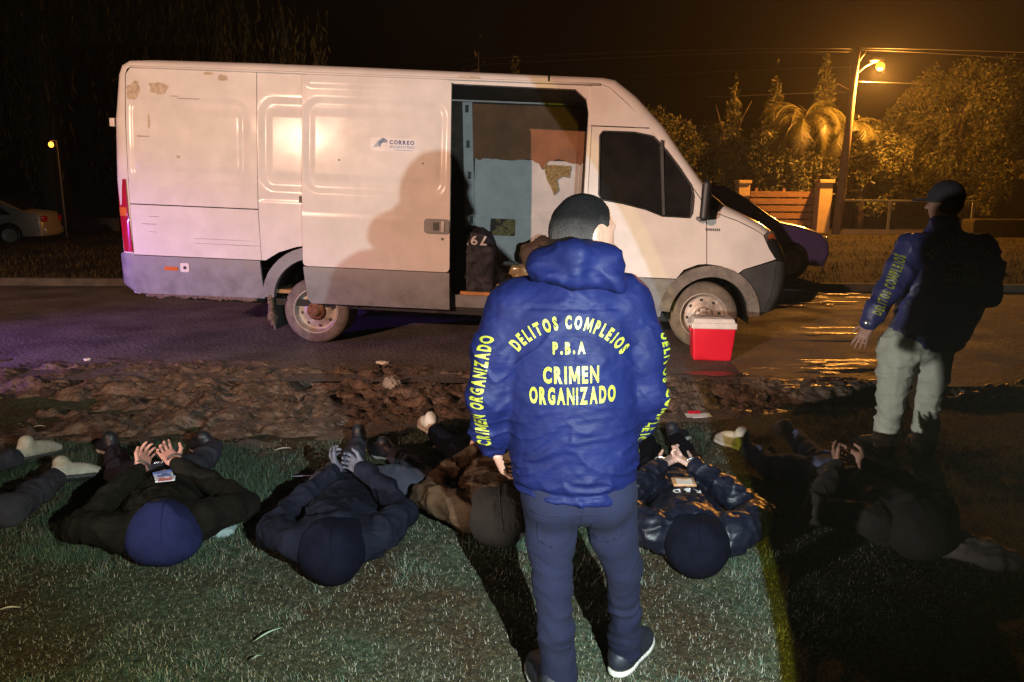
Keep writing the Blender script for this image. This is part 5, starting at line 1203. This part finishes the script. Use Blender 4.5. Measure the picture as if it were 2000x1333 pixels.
# ---------------------------------------------------------------- people lying face down
def prone(label, org, ang, jm, tm, legs, hoodm=None, elbows=((.48, .34, .13), (.48, -.34, .13)), wrists=((.76, .085, .275), (.76, -.085, .275)), hd=(0, 0), skin=SKIN, hands=True, shoem=(SHOEB, SOLEW), amp=.010, fz=9, hoodr=(.150, .130, .100), seed=1, sc=1.0, hand_dir=((.88, -.30, .25), (.85, .40, .15)), curl=(.35, .6), puff=0, palm=None, hsc=1.0, hood_yaw=0, hood_off=(0, 0, 0), group='people lying face down in a row'):
    DY = -.13; org = (org[0], org[1]+DY); legs = [tuple((p[0], p[1]+DY, p[2]) for p in lg) for lg in legs]
    z0 = float(lawn_z(np.array([org[0]]), np.array([org[1]]))[0])
    o = empty('person', (org[0], org[1], z0), R(ang)); tag(o, label, 'person', group); Mi = (Matrix.Translation((org[0], org[1], z0)) @ Matrix.Rotation(R(ang), 4, 'Z')).inverted()
    lc_ = lambda p: tuple(Mi @ Vector((p[0], p[1], p[2]+z0)))
    hx, hy = hd
    # continuous body: head, neck, trunk, arms with hands
    s = SDF(); s.ell((.165+hx, hy, .10), (.085, .068, .072), k=.03); s.cap((.2+hx, hy*.8, .12), (.28, 0, .13), .06, .07, .04); s.ell((.52, 0, .12), (.25, .14, .085), k=.04)
    for q in (0, 1):
        sg = 1 if q == 0 else -1
        s.chain([(.27, .165*sg, .16), elbows[q], wrists[q]], [.055, .042, .028], .03)
        if hands: hand(s, wrists[q], hand_dir[q], palm[q] if palm else (0, -sg*.9, .35), sg, curl[q], hsc)
    garment('body', s, skin, o, .0062, it=1)
    s = SDF(); s.cap((.255, -.14, .14), (.255, .14, .14), .092, .092, .05); s.ell((.40, 0, .135), (.25, .195, .132), k=.05); s.ell((.64, 0, .125), (.24, .170, .120), k=.05); s.ell((.84, 0, .12), (.17, .175, .118), k=.05)
    for q in (0, 1):
        sg = 1 if q == 0 else -1; e = Vector(elbows[q]); w = Vector(wrists[q]); sh = Vector((.25, .18*sg, .16)); p = puff
        s.chain([sh, (sh+e)/2 + Vector((0, .012*sg, .012)), e, (e+w)/2 + Vector((.0, .01*sg, .004)), e.lerp(w, .93)], [.080+p, .072+p, .064+p, .056+p, .044+p*.5], .022)
    s.cut((1, 0, 0), .97); s.cut((0, 0, -1), -.004)
    s.chain([(.285, .15, .10), (.275, .11, .20), (.27, 0, .245), (.275, -.11, .20), (.285, -.15, .10)], [.03, .034, .036, .034, .03], .02)
    jk = garment('jacket', s, jm, o, .0085, folds(amp, 8, fz*1.4, seed), 1)
    s = SDF(); hr = hoodr; hrot = np.array(Matrix.Rotation(R(hood_yaw), 3, 'Z') @ Matrix.Rotation(R(12), 3, 'Y')); hr = tuple(q*.92 for q in hr); s.ell((.150+hx+hood_off[0], hy+hood_off[1], .098+hood_off[2]), hr, hrot, k=.03); s.ell((.16+hx, hy + .03*(1 if hood_yaw > 0 else -1), .15), (.10, .085, .07), k=.06); s.ell((.25+hx*.5, hy*.4, .16), (.15, .155, .11), k=.09); s.cut((0, 0, -1), -.003)
    garment('hood', s, hoodm or jm, o, .008, lambda V: .010*fbm(V*6+seed, 2, seed+4) + .017*(np.clip(.5+.5*ridged(np.column_stack([V[:, 0]*3, V[:, 1]*9, V[:, 2]*5]) + seed, 1, seed), 0, 1)**2 - .4)*np.clip(V[:, 0]*6, .1, 1) + .0015*fbm(V*45, 2, 2), 2)
    hd_o = [c_ for c_ in o.children if c_.name.startswith('hood')][-1]; bvh_ = bvh_of(hd_o); pts = []
    for t in np.linspace(.02, .26, 16):
        h = bvh_.ray_cast(Vector((t+hx, hy*.8 + hood_off[1] + .006*math.sin(t*20), 1)), Vector((0, 0, -1)))
        if h[0]: pts.append(h[0])
    if len(pts) > 4: MB().tube(pts, .0035, 5).build('hood_seam', hoodm or jm, hd_o, True)
    s = SDF(); s.ell((.94, 0, .115), (.17, .175, .115), k=.05)
    for q, (kn, an, toe) in enumerate(legs):
        kn, an, toe = lc_(kn), lc_(an), lc_(toe); sg = 1 if q == 0 else -1; hp = Vector((.95, .085*sg, .115)); K, A = Vector(kn), Vector(an)
        s.chain([hp, hp.lerp(K, .5) + Vector((0, 0, .012)), K, K.lerp(A, .55), A], [.102, .092, .072, .066, .056], .03)
    s.cut((0, 0, -1), -.003)
    garment('trousers', s, tm, o, .010, folds(.008, 7, 7, seed+9), 2)
    for q, (kn, an, toe) in enumerate(legs):
        A, T, K = Vector(lc_(an)), Vector(lc_(toe)), Vector(lc_(kn)); d = (T-A).normalized(); up = Vector((0, 0, 1)) if q % 2 == 0 else Vector((.0, .5, .9)); d2 = (A-K).normalized()
        heel = A + d2*.05 - Vector((0, 0, .03)); heel.z = max(heel.z, .012); tt = heel + d*.25; tt.z = max(tt.z, .012)
        m = shoem[q] if isinstance(shoem[q], tuple) else shoem
        shoe(o, heel, tt, m[0], m[1], up, .044)
    return o, jk
SKINP = mat('skin_pink', (.42, .20, .16), .5, vscale=12, var=.12, bump=.08, bscale=120, spec=.4)
GLOVE = mat('muddy_grey_hands', (.06, .06, .085), .8, vscale=12, var=.3)
OLIVE = mat('olive_black_fleece', (.0085, .0075, .006), .97, vscale=9, var=.35, bump=.3, bscale=90, sheen=0, spec=.06)
GREYN = mat('dusty_navy_cotton', (.0085, .0098, .018), .97, vscale=5, var=.35, bump=.3, bscale=120, col2=(.0045, .005, .0095), sheen=.0, spec=.06)
BROWN = mat('brown_padded_cloth', (.055, .032, .018), .9, vscale=7, var=.3, bump=.25, bscale=40, spec=.1)
BLKP = mat('black_puffer_nylon', (.0055, .0065, .014), .42, vscale=8, var=.3, bump=.2, bscale=26, spec=.3)
BLUEH = mat('blue_violet_cotton', (.013, .015, .055), .97, vscale=10, var=.2, bump=.15, bscale=120, sheen=0, spec=.06)
DNAVY = mat('dark_navy_cotton', (.0032, .0036, .009), .97, vscale=12, var=.3, bump=.2, bscale=120, sheen=0, spec=.06)
DIRTJ = mat('muddy_grey_denim', (.040, .039, .055), .95, vscale=7, var=.35, col2=(.025, .024, .034), bump=.25, bscale=160, spec=.08)
DARKB = mat('black_brown_cloth', (.011, .008, .007), .9, vscale=8, var=.35, bump=.3, bscale=50)
PB, jB = prone('person lying face down in an olive black jacket and blue violet hood', (-1.56, 3.16), 112, OLIVE, DIRTJ, [((-2.28, 4.22, .09), (-2.52, 4.60, .08), (-2.66, 4.74, .05)), ((-1.86, 4.24, .10), (-1.92, 4.66, .09), (-2.10, 4.80, .05))], BLUEH, hoodr=(.145, .165, .105), hood_yaw=-20, seed=3, amp=.009, elbows=((.46, .37, .11), (.42, -.38, .12)), wrists=((.76, .11, .27), (.75, -.05, .29)), skin=SKINP, curl=(.75, 1.0), hsc=1.0, hand_dir=((.86, -.12, .38), (.80, .42, .28)), palm=((-.2, -.7, .6), (.1, .3, .95)), hd=(0, -.02))
prone('person lying face down in a dusty navy hooded sweatshirt between the olive and brown jackets', (-.735, 3.02), 101, GREYN, DIRTJ, [((-.98, 4.28, .09), (-1.0, 4.72, .09), (-1.04, 4.95, .05)), ((-.42, 4.00, .12), (-.72, 4.55, .09), (-.85, 4.72, .05))], DNAVY, hoodr=(.180, .130, .112), hood_yaw=18, seed=11, amp=.011, elbows=((.47, .33, .11), (.46, -.31, .16)), wrists=((.84, .02, .27), (.74, -.10, .30)), skin=GLOVE, curl=(1.1, 1.2), hand_dir=((.85, .3, .30), (.85, .5, .05)), hd=(0, .03))
prone('person lying face down in a brown jacket, half hidden behind the officer in front', (-.03, 3.36), 99, BROWN, DNAVY, [((-.34, 4.60, .10), (-.52, 4.98, .10), (-.64, 5.24, .08)), ((-.02, 4.60, .10), (.10, 5.05, .09), (.15, 5.25, .05))], DARKB, seed=21, elbows=((.47, .36, .14), (.46, -.34, .14)), shoem=(WHITESH, SOLEW), wrists=((.80, .06, .27), (.78, -.09, .28)))
PE, jE = prone('person lying face down in a black puffer jacket with small white lettering, hands cuffed', (.845, 3.13), 86, BLKP, DNAVY, [((.84, 4.45, .10), (.92, 4.92, .09), (.86, 5.12, .05)), ((1.10, 4.42, .10), (1.12, 4.90, .09), (1.22, 5.06, .05))], DNAVY, hoodr=(.175, .140, .112), hood_yaw=-14, seed=31, amp=.011, fz=12, puff=.012, elbows=((.47, .35, .15), (.48, -.37, .15)), wrists=((.80, .085, .29), (.80, -.075, .29)), skin=SKIN2, curl=(1.0, .9), hand_dir=((.55, -.80, .2), (.60, .75, .25)), palm=((0, .2, 1), (.1, -.2, 1)), hsc=.98)
prone('person lying face down in the dark on the right, sneakers pointing to the van', (1.98, 3.28), 98, DARKB, mat('blue_grey_denim', (.075, .085, .15), .9, var=.3, spec=.1), [((1.58, 4.38, .10), (1.53, 4.66, .12), (1.42, 4.88, .10)), ((1.90, 4.52, .10), (1.93, 4.92, .11), (1.92, 5.16, .10))], DARKB, seed=41, amp=.010, shoem=(WHITESH, SOLEW), wrists=((.70, .10, .28), (.70, -.06, .28)), hands=True)
prone('person lying at the left edge with only muddy jeans and pale shoes in view', (-3.62, 2.80), 66, DARKB, DIRTJ, [((-3.30, 4.05, .10), (-3.10, 4.50, .08), (-3.02, 4.72, .05)), ((-2.52, 3.62, .13), (-2.60, 4.10, .10), (-2.48, 4.28, .05))], DARKB, seed=51, shoem=(WHITESH, DGREY))
# small white lettering on the puffer jacket
bve = bvh_of(jE)
V_ = stamp('lettering', 'K&D', .046, lambda c, dx, v: (.500 - v, (c+dx), .2), (0, 0, -1), bve, PE, mat('white_print', (.6, .6, .62), .6), cond=.75, bold=.03, gap=.012, width=.14, lift=.009)
# ================================================================ small things
PAPER = mat('white_litter', (.55, .53, .50), .8, vscale=12, var=.2); STICK = mat('yellow_straw', (.50, .34, .06), .7)
def on_back(o, jacket, x, y):
    bvj = bvh_of(jacket); h = bvj.ray_cast(Vector((x, y, 1)), Vector((0, 0, -1))); return o.matrix_world, h[0] if h[0] else Vector((x, y, .28))
bpy.context.view_layer.update()
def card(name, host, jk, x, y, w, d, t, m, rz, label, cat, lift=0):
    Mx, h = on_back(host, jk, x, y); o = empty(name, Mx @ (h + Vector((0, 0, t+lift+.004))), host.rotation_euler.z + rz); tag(o, label, cat)
    MB().box((0, 0, 0), (w, d, t), bev=t*.6).build('case', m[0], o, True)
    MB().box((-.01, .0, t+.0008), (w*.78, d*.7, .0006)).build('print_area', m[1], o)
    MB().box((w*.45, -d*.1, t+.0022), (w*.18, d*.3, .0005)).build('photo', m[2], o)
    o.rotation_euler.y = R(-6); return o
CARDW = mat('card_white', (.55, .55, .62), .4); CARDB = mat('card_blue', (.10, .16, .45), .4); INKD = mat('card_ink', (.05, .05, .06), .5); CRED2 = mat('card_red', (.45, .16, .16), .4); PHB = mat('phone_black', (.02, .02, .025), .2); TAN = mat('tan_leather', (.33, .17, .08), .6); CREAM = mat('cream_card', (.55, .45, .38), .5)
card('identity_card', PB, jB, .655, .0, .028, .045, .003, (CARDW, CARDB, INKD), R(8), 'white and blue card on the back of the olive black jacket, nearer the hands', 'card', .006)
card('identity_card', PB, jB, .605, -.01, .026, .046, .003, (CARDW, CRED2, CARDW), R(-4), 'pinkish white card on the back of the olive black jacket, nearer the hood', 'card', .008)
card('pocket_knife', PB, jB, .705, .01, .014, .045, .007, (CARDB, CARDB, CHROME), R(15), 'blue pocket object just below the bound hands on the olive jacket', 'pocket object', .004)
card('wallet', PE, jE, .585, .0, .040, .058, .007, (TAN, CREAM, TAN), R(3), 'small tan wallet lying on the back of the black puffer jacket', 'wallet', .004)
# handcuffs
def ringpts(c, r, n, up): 
    d, q, l = axes(n, up); return [tuple(Vector(c) + q*r*math.cos(a) + l*r*math.sin(a)) for a in np.linspace(0, 2*math.pi, 19)]
for host, wr_, lab in ((PE, ((.815, .085, .30), (.815, -.075, .30)), 'steel handcuffs on the wrists of the person in the puffer jacket'), (PB, ((.775, .11, .283), (.765, -.05, .303)), 'dark handcuffs on the wrists of the person in the olive jacket')):
    o = empty('handcuffs', host.matrix_world @ Vector((.81, 0, .27)), host.rotation_euler.z); tag(o, lab, 'handcuffs'); org = Vector((.81, 0, .27))
    for k, w_ in enumerate(wr_): MB().tube(ringpts(Vector(w_)-org, .036, (.8, -.25 if k == 0 else .25, .5), (0, 0, 1)), .005, 6, False).build('cuff', CHROME if host is PE else DGREY, o, True)
    for k in range(3): MB().tube(ringpts(Vector((wr_[0][0]-.0, (wr_[0][1]+wr_[1][1])/2 + (k-1)*.018, wr_[0][2]+.006))-org, .009, (0, 0 if k % 2 else 1, 1), (1, 0, 0)), .003, 5, False).build('link', CHROME, o, True)
# pale cloth by the hood of the olive jacket
s = SDF(); s.ell((0, 0, .03), (.10, .075, .035), k=.02); s.ell((.06, .03, .02), (.06, .06, .025), k=.03); s.cut((0, 0, -1), -.002)
q = gp(412, 1045); o = garment('cloth', s, mat('pale_teal_cloth', (.20, .27, .28), .9, bump=.2, bscale=90), None, .009, folds(.008, 12, 12, 8)); o.location = (q.x, q.y, 0); tag(o, 'pale teal cloth showing beside the blue violet hood', 'cloth')
# folded grey garment in the dark on the right
s = SDF(); s.ell((0, 0, .05), (.24, .14, .06), k=.03); s.ell((-.2, .05, .05), (.14, .11, .07), k=.05); s.ell((.18, -.05, .035), (.15, .10, .045), k=.05); s.cut((0, 0, -1), -.002)
q = gp(1835, 1075); o = garment('garment_heap', s, mat('grey_brown_cloth', (.16, .13, .12), .9, bump=.3, bscale=60), None, .011, folds(.014, 8, 8, 18)); o.location = (q.x, q.y, 0); o.rotation_euler.z = R(-20); tag(o, 'crumpled grey garment on the dark grass at the right', 'garment')
# litter on mud, road and grass
def lump(name, px, py, z, r, m, label, cat, seed, res=.006, nz=.012):
    q = gp(px, py, z); s = SDF(); s.ell((0, 0, r[2]*.6), r, k=.01); s.ell((r[0]*.5, r[1]*.2, r[2]*.5), (r[0]*.6, r[1]*.7, r[2]*.8), k=.01)
    V, Fq = s.mesh(res); V = V + nz*np.column_stack([fbm(V*35+k, 3, seed+k) for k in range(3)])
    o = np_tris(name, V, Fq, m, smooth=False); o.location = (q.x, q.y, z); return tag(o, label, cat)
def mz(px, py):
    q = gp(px, py, .08); return float(mud_z(np.array([q.x]), np.array([q.y]))[0])
lump('plastic_scrap', 170, 704, .105, (.035, .02, .012), PAPER, 'white scrap on the road edge near the left', 'litter', 1)
lump('crumpled_paper', 747, 711, .105, (.06, .035, .018), PAPER, 'crumpled pale paper at the road edge in front of the rear wheel', 'litter', 2)
lump('rubble_chunk', 765, 757, mz(765, 757)-.01, (.075, .06, .06), CONC, 'grey rubble chunk standing on the churned mud', 'rubble', 3, .009, .02)
q = gp(1365, 800, .05); z = float(mud_z(np.array([q.x]), np.array([q.y]))[0])+.012
o = empty('torn_carton', (q.x, q.y, z), R(5)); tag(o, 'torn red and white carton lying at the edge of the mud', 'litter')
m = MB(); m.box((0, 0, 0), (.10, .04, .006), rx=R(8)); m.build('white_flap', PAPER, o); m = MB(); m.box((-.02, .045, .012), (.05, .02, .005), rx=R(20)); m.build('red_flap', CRED, o)
def blade(name, a, b, w, m, label, cat, z=.03, bow=.01):
    A, B_ = gp(*a, z), gp(*b, z); A.z += float(lawn_z(np.array([A.x]), np.array([A.y]))[0]); B_.z += float(lawn_z(np.array([B_.x]), np.array([B_.y]))[0])
    d = (B_-A); s = d.cross(Vector((0, 0, 1))).normalized(); v = []; f = []; n = 8
    for i in range(n+1):
        t = i/n; c = A + d*t + Vector((0, 0, bow*math.sin(math.pi*t))); ww = w*math.sin(math.pi*(.06+.9*t))**.8; v += [c - s*ww, c + s*ww + Vector((0, 0, ww*.4)), c - Vector((0, 0, ww*.5))]
    for i in range(n): k = 3*i; f += [(k, k+1, k+4, k+3), (k+1, k+2, k+5, k+4), (k+2, k, k+3, k+5)]
    return tag(mk(name, v, f, m, None, True), label, cat)
DLEAF = mat('dry_leaf', (.42, .36, .26), .8, vscale=25, var=.2); DLEAF2 = mat('pale_green_leaf', (.22, .30, .22), .7, vscale=25, var=.2); BR = mat('reddish_leaf', (.30, .15, .06), .7, vscale=25, var=.3)
blade('straw_stalk', (512, 1050), (555, 1037), .006, STICK, 'yellow stalk on the grass left of the navy sweatshirt', 'stalk')
blade('thin_rod', (568, 931), (640, 929), .006, mat('pale_rod', (.30, .34, .48), .4), 'thin pale rod beside the hands of the navy sweatshirt', 'rod', .12, 0)
blade('fallen_leaf', (495, 1250), (552, 1226), .011, DLEAF2, 'long pale green leaf on the foreground grass at lower left', 'leaf')
blade('fallen_leaf', (-5, 1194), (40, 1188), .012, DLEAF, 'tan leaf on the grass at the left edge', 'leaf')
blade('fallen_leaf', (1613, 866), (1632, 874), .010, BR, 'small reddish leaf on the dark grass below the puddles', 'leaf')
blade('fallen_leaf', (535, 884), (570, 879), .014, DLEAF, 'pale leaf on the grass between the olive jacket and the navy sweatshirt', 'leaf')
blade('fallen_leaf', (66, 833), (90, 832), .010, DLEAF, 'pale leaf on the mud above the leftmost shoes', 'leaf', .06)
blade('fallen_leaf', (490, 1290), (512, 1280), .008, DLEAF2, 'short pale leaf near the bottom edge at lower left', 'leaf')
# a foot-long root clod row: clods of mud thrown up along the strip
rgc = random.Random(12)
for i in range(60):
    x = rgc.uniform(-5.2, 5.0); t = rgc.random(); y = float(edge_grass(x)) + .15 + t*(float(edge_road(x)) - float(edge_grass(x)) - .25); z = float(mud_z(np.array([x]), np.array([y]))[0]); r = rgc.uniform(.02, .055)
    if i < 3:
        s = SDF(); s.ell((0, 0, 0), (1, .8, .6), k=.1); s.ell((.5, .3, .1), (.6, .5, .5), k=.2); s.ell((-.4, -.3, .2), (.6, .5, .4), k=.2); V, Fq = s.mesh(.22); V = V + .35*np.column_stack([fbm(V*1.7+k, 3, 60+i*5+k) for k in range(3)])
        o = np_tris('mud_clod', V, Fq, MUD, smooth=False); protos = (protos if i else []) + [o]
    else: o = protos[i % 3].copy(); COL.objects.link(o)
    o.location = (x, y, z+.1*r); o.scale = (r, r, r); o.rotation_euler = (rgc.uniform(-.4, .4), rgc.uniform(-.4, .4), rgc.uniform(0, 6.28)); tag(o, 'brown clod of mud on the churned strip between grass and road', 'clod', 'mud clods')
# ---------------------------------------------------------------- load inside the van
def cargo(o): o.matrix_world = VM; return o
def vpos(px, py, yl): x, z = vb(px, py, yl); return Vector((x, yl, z))
FL = .567
c = vpos(928, 500, .45); bt = vpos(928, 443, .45).z; bh = (bt-FL)/2
s = SDF(); s.box((c.x, .48, FL+bh*.75), (.24, .22, bh*.75), None, .08, k=.05); s.ell((c.x+.0, .47, FL+bh*1.55), (.20, .16, bh*.45), k=.08); s.ell((c.x+.22, .55, FL+.14), (.18, .18, .13), k=.08); s.cut((0, 0, -1), -FL)
bag = cargo(garment('duffel_bag', s, mat('black_bag_cloth', (.010, .011, .022), .7, bump=.3, bscale=40), None, .014, folds(.014, 6, 6, 71))); tag(bag, 'black duffel bag with white lettering at the rear edge of the van opening', 'bag')
bvb = bvh_of(bag); tz = vpos(928, 466, .32)
st_ = stamp('lettering', '791', .10, lambda cc, dx, v: (tz.x + .02 - cc - dx, .4, tz.z + .03 - v), (0, 1, 0), bvb, bag, mat('bag_print_white', (.5, .5, .52), .6), cond=.75, bold=.02, gap=.015, width=.22)
c = vpos(1050, 470, 1.05)
s = SDF(); s.ell((c.x, 1.05, FL+.42), (.20, .18, .16), k=.05); s.ell((c.x-.08, 1.02, FL+.36), (.14, .15, .12), k=.05); s.ell((c.x+.08, 1.05, FL+.56), (.10, .10, .07), k=.06)
bag2 = cargo(garment('brown_sack', s, mat('brown_sack_cloth', (.060, .036, .024), .85, bump=.3, bscale=40), None, .014, folds(.016, 7, 7, 81))); tag(bag2, 'dark brown sack on top of the wrapped bundle in the van', 'sack')
c = vpos(1020, 518, .85)
s = SDF(); s.box((c.x+.05, .90, FL+.22), (.30, .24, .085), None, .06, k=.03)
bun = cargo(garment('wrapped_bundle', s, mat('plastic_wrapped_tan', (.30, .23, .12), .3, vscale=9, var=.4, bump=.5, bscale=22, coat=.6, col2=(.18, .13, .06)), None, .012, folds(.010, 9, 9, 91))); tag(bun, 'tan bundle wrapped in clear plastic on the board stack in the van', 'bundle')
bs = empty('board_stack', VM @ Vector((2.0, .62, FL)), VYAW); tag(bs, 'stack of wooden boards on the van floor under the wrapped bundle', 'boards'); bs.rotation_euler = (0, VT, VYAW)
x0_ = vb(906, 560, .25)[0]
for i in range(5):
    MB().box((.0 + x0_ + .45 - 2.0 + .01*((i*7) % 3), .05+.012*((i*5) % 3), .013+.027*i), (.46, .36, .0125), bev=.003).build('board', mat('board_wood_%d' % i, ((.24, .12, .05), (.10, .07, .05), (.30, .16, .07), (.13, .08, .05), (.33, .17, .07))[i], .55, vscale=5, var=.4, stretch=(.6, 8, 8)), bs)
q = vb(930, 597, .12)
pk = cargo(MB().box((q[0], .10, FL-.0+.045), (.17, .03, .022), bev=.006).build('wooden_batten', mat('orange_batten', (.45, .20, .05), .6, vscale=6, var=.4), None)); tag(pk, 'short orange batten lying on the sill of the van opening', 'batten')
# ================================================================ damp night air
def haze_box(dens):
    m = bpy.data.materials.new('damp_air'); m.use_nodes = True; t = m.node_tree; t.nodes.remove(t.nodes['Principled BSDF'])
    v = t.nodes.new('ShaderNodeVolumePrincipled'); v.inputs['Color'].default_value = (.9, .9, .9, 1); v.inputs['Density'].default_value = dens; v.inputs['Anisotropy'].default_value = .6
    t.links.new(v.outputs[0], t.nodes['Material Output'].inputs['Volume'])
    try: m.cycles.homogeneous_volume = True
    except Exception: pass
    o = MB().box((0, 55, 10), (140, 95, 11.5)).build('haze', m); o['kind'] = 'stuff'
    return o
haze_box(.0009)
